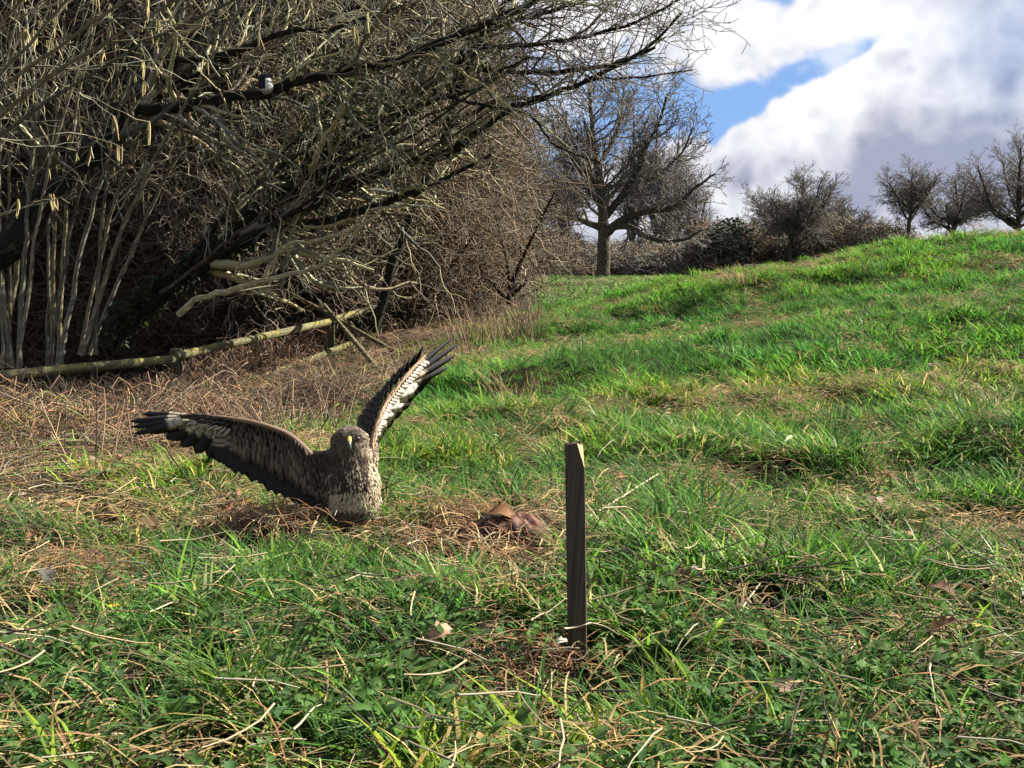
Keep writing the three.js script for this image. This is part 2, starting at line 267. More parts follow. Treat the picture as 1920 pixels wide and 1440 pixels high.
const thorn = (label, d, x, y, list, n, len) => treeFrom('thorn_bush', label, list.map((q, k) => ({ pts: P([d, d + rs(1)], ...(k ? q : [x, y, ...q])), r: [0.024, 0.008], n, len })), cfgThorn, { category: 'bush', trunk: 'stem', limb: 'stem' });
thorn('reddish-brown thorny bush behind the two crossed sticks', 12.0, 770, 640, [[760, 540, 740, 440, 720, 340], [770, 640, 800, 540, 830, 440, 850, 360], [770, 640, 720, 520, 640, 430, 600, 360], [770, 600, 820, 530, 860, 480, 890, 440], [760, 560, 700, 480, 680, 400]], 20, 0.75);
thorn('dense brown bush at the right end of the wood below the oak', 12.6, 955, 570, [[952, 510, 938, 440, 920, 380], [955, 570, 968, 520, 985, 480], [955, 570, 900, 500, 870, 430], [955, 560, 975, 540, 990, 525], [955, 540, 1000, 440, 1040, 360], [955, 550, 1010, 500, 1060, 470]], 16, 0.42);
thorn('low tangled bush between the dead branch and the fence rail', 11.5, 560, 600, [[540, 520, 520, 430, 500, 330], [560, 600, 600, 510, 650, 450], [560, 600, 480, 530, 420, 450], [560, 590, 630, 560, 700, 520]], 22, 0.95);
thorn('bare bush filling the gap under the long bough', 11.0, 420, 560, [[430, 450, 420, 340, 400, 240], [420, 560, 480, 430, 520, 320, 560, 230], [420, 560, 350, 450, 300, 340], [420, 540, 520, 460, 610, 350, 680, 250]], 22, 1.15);

// hazels: many pale stems in a fan, long catkins
const cfgHazel = { ...cfgWood, kids: [0, 3.2, 4.2], wob: 0.22, levels: 3, ang: [0.3, 0.8], pull: V(0.03, 0.12, 0.05), droop: -0.3, tips: 0.8, tint: (l) => l === 0 ? col(0.22, 0.20, 0.14) : rnd() < 0.2 ? tintJ(0.32, 0.30, 0.20, 0.3) : tintJ(0.15, 0.135, 0.085, 0.4) };
const catkinGeo = (() => { const w = new Wood(); for (const [x, z, l] of [[0, 0, 0.085]]) { const pts = [], rad = []; for (let k = 0; k <= 6; k++) { pts.push(V(x + Math.sin(k * 0.7) * 0.003, -l * k / 6, z)); rad.push(0.0030 * Math.sin(0.35 + k / 6 * 2.5) + 0.0008); } w.tube(pts, rad, 6, col(1, 1, 1), true); } return w.geo(); })();
const catkinMats = [[0.36, 0.32, 0.13], [0.30, 0.22, 0.10], [0.24, 0.20, 0.08]].map((c) => new THREE.MeshStandardMaterial({ color: col(...c), roughness: 0.9 }));
function hazel(label, d, x0, y0, fans, ncat) {
  tips.length = 0;
  const limbs = fans.map(([x1, x2, x3], k) => { const bx = x0 + rs(22), dd = d + rs(0.5), Q = [at(bx, y0, dd), at(mix(bx, x1, 0.45) + rs(4), 480, dd - 0.1), at(x1, 300, dd - 0.3), at(x2, 120, dd - 0.5), at(x3, -60, dd - 0.7)]; return { pts: Q, r: [rr(0.012, 0.026), 0.006], n: 8, len: 0.9, m: M.pale, c: tintJ(0.46, 0.42, 0.30, 0.3), from: 0.3 }; });
  const t = treeFrom('hazel', label, limbs, cfgHazel, { trunk: 'stem', limb: 'stem', mat: M.pale });
  const pool = tips.filter(([p]) => { const q = p.clone().project(camera); return q.y > 0.0 && q.x < 0.0 && q.x > -1.05 && q.y < 1.05; });
  for (let k = 0; k < ncat && pool.length; k++) {
    const [p] = pool[Math.floor(rnd() * pool.length)], n = 1 + Math.floor(rnd() * 3);
    for (let q = 0; q < n && k < ncat; q++, k++) { const m = mesh('catkin', catkinGeo, pick(catkinMats), t); m.position.copy(p).sub(t.position).add(V(rs(0.012), 0, rs(0.012))); m.rotation.set(rs(0.28), rr(0, 6), rs(0.28)); m.scale.set(1, 1, 1).multiplyScalar(rr(0.8, 1.3)); m.scale.y *= rr(0.6, 1.25); }
  }
}
reseed(21);
hazel('pale-stemmed hazel fanning up at the far left edge of the photo', 8.9, 20, 690, [[20, 40, 20], [60, 90, 130], [-30, -60, -40], [95, 150, 200], [70, 60, 30], [0, 10, 60]], 90);
hazel('pale-stemmed hazel with catkins just right of the leftmost hazel', 9.2, 95, 685, [[130, 160, 210], [165, 230, 300], [110, 100, 90], [200, 260, 330], [90, 130, 190]], 80);
hazel('hazel with stems leaning right beside the thick leaning trunks', 9.4, 165, 665, [[240, 330, 420], [290, 390, 500], [205, 250, 330], [330, 470, 580]], 70);
hazel('slender hazel whose catkins hang in front of the long bough', 6.0, -420, 760, [[-180, 60, 330], [-140, 20, 180], [-100, 130, 430], [-200, -60, 90], [-60, 200, 560]], 150);

// dead pale branch lying against the bushes
reseed(31);
{
  const L = [P([8.3, 7.7], 335, 590, 372, 560, 430, 546, 490, 530, 560, 512, 605, 495, 640, 465, 662, 440, 716, 390), P([8.1, 7.8], 488, 530, 512, 493, 527, 466, 590, 451, 655, 432, 685, 418)];
  const base = L[0][0].clone(), t = thing('dead_branch', 'pale bare forked branch with yellow lichen in the bushes above the fence', 'branch', base), w = new Wood();
  L.forEach((pp, q) => { const pts = smooth(pp, 30); for (let k = 2; k < 30; k += 1) { pts[k].y += rs(0.014); pts[k].x += rs(0.010); } const rad = pts.map((_, k) => mix(q ? 0.018 : 0.024, q ? 0.011 : 0.010, k / 30) * (1 + rs(0.15))); const lw = new Wood(); lw.tube(pts.map((p) => p.clone().sub(base)), rad, 9, col(0.95, 0.88, 0.55), true); mesh(q ? 'side_branch' : 'main_branch', lw.geo(), M.pale, t); sprout(w, pts.map((p) => p.clone().sub(base)), rad, { ...cfgWood, wob: 0.16, kids: [0, 3, 4], levels: 2, ang: [0.4, 0.9] }, 8, 0.38); });
  mesh('twigs', w.geo(), M.twig, t, { kind: 'stuff' });
}

// ---------------------------------------------------------------- instanced cover
const dummy = new THREE.Object3D();
function scatter(name, geo, mat, spots, data) {
  const m = new THREE.InstancedMesh(geo, mat, spots.length); m.name = numbered(name); m.castShadow = m.receiveShadow = true;
  spots.forEach((s, i) => { dummy.position.copy(s.p); dummy.rotation.set(s.rx || 0, s.ry || 0, s.rz || 0, 'YXZ'); if (typeof s.s === 'number') dummy.scale.setScalar(s.s); else dummy.scale.copy(s.s); dummy.updateMatrix(); m.setMatrixAt(i, dummy.matrix); m.setColorAt(i, s.c || col(1, 1, 1)); });
  m.userData = { kind: 'stuff', ...data }; scene.add(m); return m;
}
// a tangle of thin curved twigs in a unit box, several to vary
function tangle(n, r, len, tint, flat) { const w = new Wood(); for (let k = 0; k < n; k++) { const p = V(rs(0.5), rr(0, flat ? 0.5 : 1), rs(0.5)), d = V(rs(1), rs(0.8), rs(1)).normalize(), pts = [p.clone()], m = 6, L = len * rr(0.5, 1.4); for (let q = 0; q < m; q++) { d.add(V(rs(0.35), rs(0.35) - 0.05, rs(0.35))).normalize(); p.addScaledVector(d, L / m); if (Math.abs(p.x) > 0.55) d.x = -Math.sign(p.x) * 0.5; if (Math.abs(p.z) > 0.55) d.z = -Math.sign(p.z) * 0.5; if (p.y > 1.05) d.y = -0.4; if (p.y < 0) p.y = 0.01; pts.push(p.clone()); } w.tube(pts, pts.map((_, q) => r * (1 - 0.6 * q / m)), 3, tint()); } return w.geo(); }
reseed(41);
const scrubGeo = [0, 1, 2].map(() => tangle(90, 0.0048, 0.75, () => pick([tintJ(0.13, 0.085, 0.055, 0.5), tintJ(0.24, 0.16, 0.11, 0.4), tintJ(0.06, 0.045, 0.03, 0.4), tintJ(0.06, 0.045, 0.03, 0.4), tintJ(0.36, 0.28, 0.17, 0.3)])));
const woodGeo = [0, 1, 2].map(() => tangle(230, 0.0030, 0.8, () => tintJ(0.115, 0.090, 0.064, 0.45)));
{
  const spots = [[], [], []];
  for (let k = 0; k < 3800; k++) {                             // low brambles between grass and fence
    const z = -rr(3.0, 13.5), e = scrubEdge(z), x = e - Math.pow(rnd(), 0.8) * (0.35 * -z + 1.6);
    const in2 = sstep(0, 0.6, e - x), fenceD = Math.exp(-(((-z) - mix(6.6, 11.0, sstep(-3.6, -1.6, x)) + 0.5) ** 2) / 1.6), h = (0.11 + 0.13 * in2 + 0.16 * sstep(0.5, 1.3, e - x) + 0.36 * fenceD * in2 * sstep(-2.3, -3.0, x) * (0.4 + 0.9 * fbm(x * 1.3, 4, z * 1.3, 2))) * sstep(2.6, 6, -z) * mix(1, 0.8, sstep(7.5, 9.5, -z)) + 0.04;
    spots[k % 3].push({ p: V(x, height(x, z) - 0.02, z), ry: rr(0, 6.3), s: V(0.55, h * rr(0.7, 1.3), 0.55), c: rnd() < 0.1 ? tintJ(0.6, 1.0, 0.3, 0.3) : tintJ(0.85, 0.78, 0.72, 0.5) });
  }
  for (let k = 0; k < 420; k++) {                              // taller brambles growing through the fence, with gaps
    const px = rr(-60, 760), d = mix(6.9, 12.0, sstep(-120, 760, px)) + rs(0.5) - 0.25; const q = at(px, 690, d); if (fbm(px * 0.018, 2, 5, 2) < 0.44) continue;
    spots[k % 3].push({ p: V(q.x, height(q.x, q.z) - 0.05, q.z), ry: rr(0, 6.3), s: V(0.7, rr(0.25, 0.85) * (px > 600 ? 0.6 : 1), 0.5), c: tintJ(0.9, 0.8, 0.75, 0.5) });
  }
  spots.forEach((s, q) => scatter('bramble_thicket', scrubGeo[q], M.twig, s, { label: 'low brown bramble tangle between the grass and the fence', category: 'brambles', group: 'bramble tangle' }));
  const sp2 = [[], [], []];
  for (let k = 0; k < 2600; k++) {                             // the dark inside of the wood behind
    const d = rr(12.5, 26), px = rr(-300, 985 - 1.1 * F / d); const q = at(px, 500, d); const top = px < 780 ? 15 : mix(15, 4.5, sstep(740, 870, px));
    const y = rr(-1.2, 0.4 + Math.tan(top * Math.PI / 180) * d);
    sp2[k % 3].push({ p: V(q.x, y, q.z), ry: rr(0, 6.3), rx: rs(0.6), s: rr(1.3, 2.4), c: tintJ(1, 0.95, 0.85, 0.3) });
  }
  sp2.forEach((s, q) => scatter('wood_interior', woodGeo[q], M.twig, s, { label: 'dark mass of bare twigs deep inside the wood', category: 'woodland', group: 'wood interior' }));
}
// ivy on the leaning trunk and in the crown above it
{
  const lg = new THREE.BufferGeometry(); const o = [[0, 0], [-0.5, 0.25], [-0.35, 0.7], [0, 1.05], [0.35, 0.7], [0.5, 0.25]], p = [], c = []; for (let k = 0; k < o.length; k++) { p.push(o[k][0], Math.abs(o[k][0]) * 0.25, o[k][1]); c.push(1, 1, 1); } p.push(0, 0, 0.5); c.push(1, 1, 1); const id = []; for (let k = 0; k < 6; k++) id.push(6, k, (k + 1) % 6); lg.setAttribute('position', new THREE.Float32BufferAttribute(p, 3)); lg.setAttribute('color', new THREE.Float32BufferAttribute(c, 3)); lg.setIndex(id); lg.computeVertexNormals();
  const s = []; const tr = smooth(P([9.6, 9.6], 210, 625, 300, 545, 400, 480, 480, 420, 560, 352, 640, 285), 40);
  for (let k = 0; k < 2600; k++) { const b = tr[Math.floor(rnd() * 41)], a = V(rs(1), rs(1), rs(1)).normalize().multiplyScalar(rr(0.08, 0.17)); s.push({ p: b.clone().add(a), rx: rr(-1.2, 1.2), ry: rr(0, 6.3), rz: rs(0.6), s: rr(0.03, 0.06), c: tintJ(0.03, 0.042, 0.016, 0.4) }); }
  for (const [px, py, rad, n] of [[660, 195, 0.42, 900], [580, 345, 0.3, 500], [700, 250, 0.35, 500], [530, 420, 0.35, 400]]) for (let k = 0; k < n; k++) { const a = V(rs(1), rs(1), rs(1)); if (a.length() > 1) continue; s.push({ p: at(px, py, 9.7).add(a.multiplyScalar(rad)), rx: rr(-1.2, 1.2), ry: rr(0, 6.3), rz: rs(0.6), s: rr(0.03, 0.055), c: tintJ(0.03, 0.048, 0.016, 0.4) }); }
  scatter('ivy', lg, M.leaf, s, { label: 'dark green ivy clinging to the thick leaning trunk', category: 'ivy' });
}

// ---------------------------------------------------------------- fence and sticks
const railMat = (() => { const t = dataTex(256, (u, v) => { const g = fbm(u * 3, v * 60, 3, 4), l = sstep(0.5, 0.66, fbm(u * 12, v * 10, 9, 4)); const k = 0.42 + 0.45 * g; return [Math.min(1, k + l * 0.10), Math.min(1, k + l * 0.09), Math.max(0, k * 0.82 - l * 0.10)]; }); return new THREE.MeshStandardMaterial({ map: t, bumpMap: t, bumpScale: 0.006, vertexColors: true, roughness: 0.95 }); })();
{
  const f0 = at(330, 672, 9.0), t = thing('fence', 'weathered post and rail fence with yellow lichen along the edge of the wood', 'fence', V(f0.x, height(f0.x, f0.z), f0.z));
  const bar = (name, a, b, w2, h2, c) => {                     // a half-round rail or a square post, edges rounded
    const sh = new THREE.Shape(); if (name === 'rail') { sh.moveTo(-h2, -w2 * 0.4); sh.lineTo(h2, -w2 * 0.4); sh.absarc(0, -w2 * 0.4, h2, 0, Math.PI, false); } else { const r = 0.012; sh.moveTo(-w2 + r, -h2); sh.lineTo(w2 - r, -h2); sh.quadraticCurveTo(w2, -h2, w2, -h2 + r); sh.lineTo(w2, h2 - r); sh.quadraticCurveTo(w2, h2, w2 - r, h2); sh.lineTo(-w2 + r, h2); sh.quadraticCurveTo(-w2, h2, -w2, h2 - r); sh.lineTo(-w2, -h2 + r); sh.quadraticCurveTo(-w2, -h2, -w2 + r, -h2); }
    const L = a.distanceTo(b), g = new THREE.ExtrudeGeometry(sh, { depth: L, bevelEnabled: true, bevelSize: 0.004, bevelThickness: 0.004, bevelSegments: 1, steps: 8, curveSegments: 8 });
    const pa = g.attributes.position, cc = new Float32Array(pa.count * 3), uv = new Float32Array(pa.count * 2);
    for (let i = 0; i < pa.count; i++) { const q = pa.getZ(i); pa.setY(i, pa.getY(i) + 0.022 * (noise3(q * 2.2, a.x * 9, 2) - 0.5) + 0.010 * (noise3(q * 14, a.x * 9, pa.getX(i) * 40) - 0.5)); cc.set([c.r, c.g, c.b], i * 3); uv.set([q * 1.2, (pa.getX(i) + pa.getY(i)) * 2.2], i * 2); }
    g.setAttribute('color', new THREE.BufferAttribute(cc, 3)); g.setAttribute('uv', new THREE.BufferAttribute(uv, 2)); g.computeVertexNormals();
    const m = mesh(name, g, railMat, t), z = b.clone().sub(a).normalize(), up = name === 'rail' ? V(0, 1, 0) : V(0.3, 0, 1), x = up.clone().cross(z).normalize(), y = z.clone().cross(x);
    const mt = new THREE.Matrix4();
    if (name === 'rail') mt.makeBasis(y, x.clone().negate(), z); else mt.makeBasis(x, y, z);
    m.quaternion.setFromRotationMatrix(mt); m.position.copy(a).sub(t.position); return m;
  };
  const rc = col(0.30, 0.27, 0.18);
  bar('rail', at(-120, 716, 6.9), at(328, 674, 9.0), 0.028, 0.031, rc);
  bar('rail', at(332, 668, 9.0), at(618, 604, 10.8), 0.028, 0.031, rc);
  bar('rail', at(622, 601, 10.8), at(712, 574, 11.8), 0.028, 0.031, rc);
  bar('rail', at(470, 716, 9.9), at(612, 664, 10.8), 0.025, 0.028, rc);
  bar('rail', at(618, 660, 10.8), at(706, 628, 11.8), 0.025, 0.028, rc);
  for (const [px, py, d] of [[330, 655, 9.09], [617, 588, 10.9], [708, 560, 11.9], [-130, 700, 6.85]]) { const a = at(px, py, d), g = V(a.x, height(a.x, a.z) - 0.1, a.z); bar('post', g, a, 0.045, 0.045, col(0.13, 0.115, 0.085)); }
  const pp = at(726, 560, 12.4); const q = thing('gate_post', 'dark square post standing just right of the end of the fence', 'post', V(pp.x, height(pp.x, pp.z), pp.z));
  const g = new THREE.CylinderGeometry(0.055, 0.065, 1.0, 10, 8); const pa = g.attributes.position; for (let i = 0; i < pa.count; i++) { const k = 1 + 0.2 * (noise3(pa.getX(i) * 30, pa.getY(i) * 5, pa.getZ(i) * 30) - 0.5); pa.setX(i, pa.getX(i) * k); pa.setZ(i, pa.getZ(i) * k); } g.setAttribute('color', new THREE.BufferAttribute(new Float32Array(pa.count * 3).fill(0.13), 3)); g.computeVertexNormals(); mesh('post', g, railMat, q).position.y = 0.42;
}
function stick(name, label, category, pts, r, c, mat = M.limb, group) {
  const base = pts[0].clone(), s = smooth(pts.map((p) => p.clone().sub(base)), 22), w = new Wood(); w.tube(s, s.map((_, k) => mix(r[0], r[1], k / 22) * (1 + rs(0.1))), 8, c, true);
  const m = mesh(name, w.geo(), mat); m.position.copy(base); m.userData = { label, category }; if (group) m.userData.group = group; return m;
}
reseed(51);
{
  const e1 = ground(735, 724), e2 = ground(800, 690);
  stick('leaning_stick', 'long straight stick propped on the fence rail, crossing behind the other', 'stick', [e2, at(700, 637, 9.6).lerp(e2, 0.0), at(610, 585, 10.4), at(515, 534, 11.0)], [0.022, 0.014], col(0.36, 0.31, 0.19));
  stick('leaning_stick', 'shorter steeper stick propped on the fence rail, foot near the raised wing', 'stick', [e1, e1.clone().lerp(at(608, 572, 10.5), 0.5), at(608, 572, 10.5)], [0.022, 0.018], col(0.36, 0.31, 0.19));
}

// ---------------------------------------------------------------- far trees beyond the bank
const farTint = (l) => tintJ(0.125, 0.108, 0.088, 0.25);
const cfgOak = { seg: 0.42, wob: 0.36, pull: V(0, 0.05, 0), droop: -0.02, rmin: 0.014, levels: 3, kids: [0, 3.6, 4.2], ang: [0.4, 1.05], ratio: [0.36, 0.6], tint: farTint };
reseed(61);
const D = 60, oakC = col(0.125, 0.105, 0.082);
treeFrom('oak_tree', 'big bare oak standing in the field beyond the left end of the grassy bank', [
  { pts: [at(1129, 545, D), at(1131, 500, D), at(1132, 440, D), at(1130, 400, D), at(1122, 330, D), at(1112, 250, D), at(1104, 165, D)], r: [0.46, 0.08], c: oakC, n: 44, len: 3.1, from: 0.42 },
  { pts: P([D, D - 2], 1131, 410, 1168, 365, 1195, 320, 1212, 275, 1236, 225, 1252, 175), r: [0.24, 0.05], c: oakC, n: 34, len: 2.5 },
  { pts: P([D, D - 3], 1133, 440, 1175, 408, 1215, 396, 1265, 388, 1300, 355, 1342, 325), r: [0.26, 0.05], c: oakC, n: 34, len: 2.0 },
  { pts: P([D, D - 4], 1140, 428, 1180, 425, 1210, 443, 1250, 453, 1290, 446, 1315, 432), r: [0.20, 0.05], c: oakC, n: 18, len: 1.5 },
  { pts: P([D, D + 2], 1130, 430, 1090, 412, 1050, 395, 1010, 385), r: [0.2, 0.05], c: oakC, n: 28, len: 2.0 },
  { pts: P([D, D + 1], 1126, 360, 1085, 310, 1050, 270, 1030, 220), r: [0.17, 0.05], c: oakC, n: 30, len: 2.3 },
  { pts: P([D, D + 3], 1120, 320, 1150, 260, 1165, 210, 1170, 160), r: [0.15, 0.04], c: oakC, n: 30, len: 2.1 },
  { pts: P([D, D - 1], 1175, 360, 1230, 330, 1275, 290, 1300, 240), r: [0.12, 0.04], c: oakC, n: 30, len: 2.1 },
], cfgOak);
function farTree(name, label, px, py, d, hpx, wpx, o = {}) {
  const sc = d / F, H = hpx * sc, W = wpx * sc, base = at(px, py, d); base.y = Math.min(base.y, height(base.x, base.z));
  const y0 = at(px, py, d).y, trunkTop = o.fork ?? 0.3, limbs = [], top = V(base.x + (o.lean || 0) * W, y0 + H * (o.top ?? 0.8), base.z);
  limbs.push({ pts: [base, V(base.x + rs(0.02) * W, y0 + H * trunkTop, base.z), V(top.x - (o.lean || 0) * W * 0.3 + rs(0.03) * W, y0 + H * 0.55, base.z), top], r: [(o.r ?? 0.028) * H, 0.008 * H], n: (o.n ?? 24) * 1.4, len: H * 0.28, c: oakC, from: 0.35 });
  const nl = o.limbs ?? 6;
  for (let k = 0; k < nl; k++) { const a = k / nl * 6.28 + rs(0.4), h = trunkTop + 0.25 * rnd(), e = rr(0.55, 0.95); const s = V(base.x, y0 + H * h * 0.9, base.z), ex = Math.cos(a) * W * 0.5 * (o.narrow ? 0.6 : 0.75), ez = Math.sin(a) * W * 0.35; limbs.push({ pts: [s, V(s.x + ex * 0.5, s.y + H * 0.12 * (e + 0.5), s.z + ez * 0.5), V(s.x + ex * 0.9, mix(s.y, y0 + H, e * 0.75), s.z + ez)], r: [0.014 * H, 0.006 * H], n: (o.n ?? 22) * 1.35, len: H * 0.23, c: oakC }); }
  return treeFrom(name, label, limbs, { ...cfgOak, seg: H * 0.035, kids: [0, 30 / H, 42 / H], rmin: 0.00014 * d, pull: V(0, (o.up ?? 0.4) / H, 0), wob: o.wob ?? 0.2, tint: o.tint ? () => tintJ(...o.tint, 0.2) : farTint }, { group: o.group, category: o.category });
}
farTree('bare_tree', 'round-headed bare tree leaning right above the middle of the bank crest', 1485, 484, 75, 180, 225, { lean: 0.08, limbs: 12, fork: 0.10, wob: 0.28, n: 34 });
farTree('bare_tree', 'smaller bare tree just right of the round-headed tree', 1580, 480, 85, 120, 140, { limbs: 7, fork: 0.2 });
farTree('bare_tree', 'slender upright bare tree, left one of the group on the right skyline', 1705, 466, 80, 172, 130, { limbs: 6, fork: 0.25, up: 1.2, wob: 0.14 });
farTree('bare_tree', 'broad dense bare tree in the middle of the group on the right skyline', 1785, 462, 85, 152, 215, { limbs: 10, fork: 0.08, n: 22 });
farTree('bare_tree', 'tallest bare tree at the right edge of the photo above the bank', 1905, 458, 60, 222, 260, { limbs: 9, fork: 0.12, up: 0.9, wob: 0.17, n: 22 });
farTree('bare_tree', 'low bare tree between the dark bush and the round-headed tree', 1415, 478, 95, 75, 100, { limbs: 6, fork: 0.15 });
for (const [k, px, h] of [[0, 1010, 250], [1, 1060, 300], [2, 1185, 280], [3, 1228, 270], [4, 1268, 240], [5, 1300, 170]]) farTree('slender_tree', ['slim pale tree behind the oak, leftmost of its row', 'slim pale tree second from left in the row behind the oak', 'slim pale tree just right of the oak trunk, behind it', 'slim pale tree behind the low right limb of the oak', 'slim pale tree showing right of the oak trunk near the bush', 'short slim pale tree at the right end of the row behind the oak'][k], px, 505, 95, h, 75, { limbs: 7, narrow: true, top: 0.97, fork: 0.15, up: 2.2, wob: 0.1, r: 0.010, n: 12, tint: [0.22, 0.20, 0.20], group: 'slim trees behind the oak' });
farTree('slender_tree', 'thin young tree with a straight stem right of the oak on the bank crest', 1243, 500, 90, 110, 60, { limbs: 5, narrow: true, up: 1.5, wob: 0.1, r: 0.012, tint: [0.13, 0.12, 0.11] });
// hedges and evergreen bush
{
  const leafG = (() => { const g = new THREE.PlaneGeometry(1, 0.6); g.setAttribute('color', new THREE.BufferAttribute(new Float32Array(12).fill(1), 3)); return g; })();
  const bushes = [[1370, 455, 78, 95, 90, 'rounded dark evergreen bush on the skyline right of the oak'], [1332, 468, 80, 60, 60, 'low dark evergreen bush left of the larger one'], [1430, 465, 84, 70, 50, 'small dark evergreen bush at the foot of the round-headed tree']];
  for (const [px, py, d, w, h, label] of bushes) {
    const sc = d / F, c = at(px, py, d), t = thing('evergreen_bush', label, 'bush', V(c.x, c.y - h * sc * 0.5, c.z));
    const st = new THREE.CylinderGeometry(0.05, 0.09, h * sc * 0.7, 7); st.translate(0, h * sc * 0.3, 0); mesh('stem', st, new THREE.MeshStandardMaterial({ color: col(0.06, 0.05, 0.04), roughness: 1 }), t);
    const gs = []; for (let k = 0; k < 2600; k++) { const a = V(rs(1), rs(1), rs(1)); const l = a.length(); if (l > 1 || l < 0.25) continue; const lump = 0.75 + 0.4 * noise3(a.x * 2.2 + px, a.y * 2.2, a.z * 2.2); a.multiplyScalar(lump); const g = leafG.clone(), cc = tintJ(0.030, 0.042, 0.020, 0.4), ca = g.attributes.color; for (let q = 0; q < 4; q++) ca.setXYZ(q, cc.r, cc.g, cc.b); g.scale(0.22, 0.22, 0.22); g.rotateX(rs(1.5)); g.rotateY(rr(0, 6)); g.translate(a.x * w * sc * 0.55, h * sc * 0.5 + a.y * h * sc * 0.6, a.z * w * sc * 0.5); gs.push(g); }
    mesh('crown', mergeGeometries(gs), new THREE.MeshStandardMaterial({ vertexColors: true, roughness: 0.8, side: THREE.DoubleSide }), t, { kind: 'stuff' });
  }
  const hg = [0, 1].map(() => tangle(120, 0.012, 0.7, () => tintJ(0.15, 0.128, 0.10, 0.4)));
  const s = [[], []];
  for (let k = 0; k < 900; k++) { const px = rr(880, 1700), d = rr(78, 112), c = at(px, 500, d), hh = (px < 1330 ? mix(3.2, 2.0, (px - 880) / 450) : 2.2) * (0.35 + 1.1 * fbm(px * 0.02, 3, 1, 2) * rr(0.5, 1.5)); s[k % 2].push({ p: V(c.x, (px > 1330 ? at(px, 490, d).y : height(c.x, c.z)) - 0.2, c.z), ry: rr(0, 6), s: V(3.2, hh, 2.5), c: tintJ(1, 0.97, 0.9, 0.3) }); }
  for (let k = 0; k < 700; k++) { const px = rr(900, 1290), d = rr(30, 66), c = at(px, 500, d); s[k % 2].push({ p: V(c.x, height(c.x, c.z) - 0.1, c.z), ry: rr(0, 6), s: V(1.6, rr(0.15, 0.6), 1.2), c: rnd() < 0.75 ? tintJ(0.7, 1.5, 0.35, 0.3) : tintJ(1.2, 1.15, 0.8, 0.3) }); }
  s.forEach((q, k) => scatter('far_hedge', hg[k], M.twig, q, { label: 'low brown hedge and scrub along the far side of the field', category: 'hedge', group: 'far hedge' }));
}
// ---------------------------------------------------------------- grass and ground cover
function bladeGeo(n, spread, h0, h1, w, lean, curl, tint, seg = 3) {   // a tuft of flat curved blades
  const p = [], c = [], id = [];
  for (let k = 0; k < n; k++) {
    const a = rr(0, 6.283), R = spread * Math.sqrt(rnd()), x0 = Math.cos(a) * R, z0 = Math.sin(a) * R;
    const b = a + rs(1.6), h = rr(h0, h1), ln = rr(0.1, 1) * lean, cu = rr(0.3, 1) * curl, ww = w * rr(0.6, 1.3), tw = b + 1.57 + rs(0.7), cc = tint(), base = p.length / 3;
    for (let q = 0; q <= seg; q++) {
      const t = q / seg, out = h * (ln * t + cu * t * t), y = h * (t - 0.35 * cu * t * t * t - 0.15 * ln * t), x = x0 + Math.cos(b) * out, z = z0 + Math.sin(b) * out, wq = ww * (1 - t * t * 0.85) * 0.5, s = 0.75 + 0.25 * t;
      if (q < seg) { p.push(x - Math.cos(tw) * wq, y, z - Math.sin(tw) * wq, x + Math.cos(tw) * wq, y, z + Math.sin(tw) * wq); c.push(cc.r, cc.g, cc.b, cc.r, cc.g, cc.b); } else { p.push(x, y, z); c.push(cc.r, cc.g, cc.b); }
    }
    for (let q = 0; q < seg; q++) { const o = base + q * 2; if (q < seg - 1) id.push(o, o + 1, o + 2, o + 1, o + 3, o + 2); else id.push(o, o + 1, o + 2); }
  }
  const g = new THREE.BufferGeometry(); g.setAttribute('position', new THREE.Float32BufferAttribute(p, 3)); g.setAttribute('color', new THREE.Float32BufferAttribute(c, 3)); g.setIndex(id); g.computeVertexNormals(); return g;
}
function strawGeo(n, spread, len, w, rise, tint) {           // dry stalks lying over one another
  const p = [], c = [], id = [];
  for (let k = 0; k < n; k++) {
    const a = rr(0, 6.283), L = len * rr(0.4, 1.3), bend = rs(0.7), cc = tint(), base = p.length / 3, seg = 4; let x = rs(spread), z = rs(spread), y = rr(0.0, rise), dir = a, up = rr(-0.15, 0.55);
    for (let q = 0; q <= seg; q++) { const wq = w * rr(0.8, 1.1) * (1 - 0.5 * q / seg) * 0.5, nx = -Math.sin(dir) * wq, nz = Math.cos(dir) * wq, tl = rs(0.6) * wq; p.push(x - nx, y - tl, z - nz, x + nx, y + tl, z + nz); c.push(cc.r, cc.g, cc.b, cc.r, cc.g, cc.b); dir += bend / seg; x += Math.cos(dir) * L / seg; z += Math.sin(dir) * L / seg; y = Math.max(0.002, y + up * L / seg); up -= 0.3; }
    for (let q = 0; q < seg; q++) { const o = base + q * 2; id.push(o, o + 1, o + 2, o + 1, o + 3, o + 2); }
  }
  const g = new THREE.BufferGeometry(); g.setAttribute('position', new THREE.Float32BufferAttribute(p, 3)); g.setAttribute('color', new THREE.Float32BufferAttribute(c, 3)); g.setIndex(id); g.computeVertexNormals(); return g;
}
const greenTint = () => { const k = rnd(); return k < 0.6 ? tintJ(0.080, 0.170, 0.020, 0.7) : k < 0.86 ? tintJ(0.18, 0.29, 0.028, 0.4) : tintJ(0.38, 0.32, 0.14, 0.4); };
const lushTint = () => (rnd() < 0.85 ? tintJ(0.056, 0.135, 0.024, 0.5) : tintJ(0.12, 0.25, 0.03, 0.3));
const strawTint = () => (rnd() < 0.75 ? tintJ(0.36, 0.27, 0.13, 0.4) : tintJ(0.16, 0.10, 0.05, 0.4));
reseed(71);
const turf = [0, 1, 2, 3].map(() => bladeGeo(24, 0.045, 0.025, 0.085, 0.0054, 1.0, 0.9, greenTint));
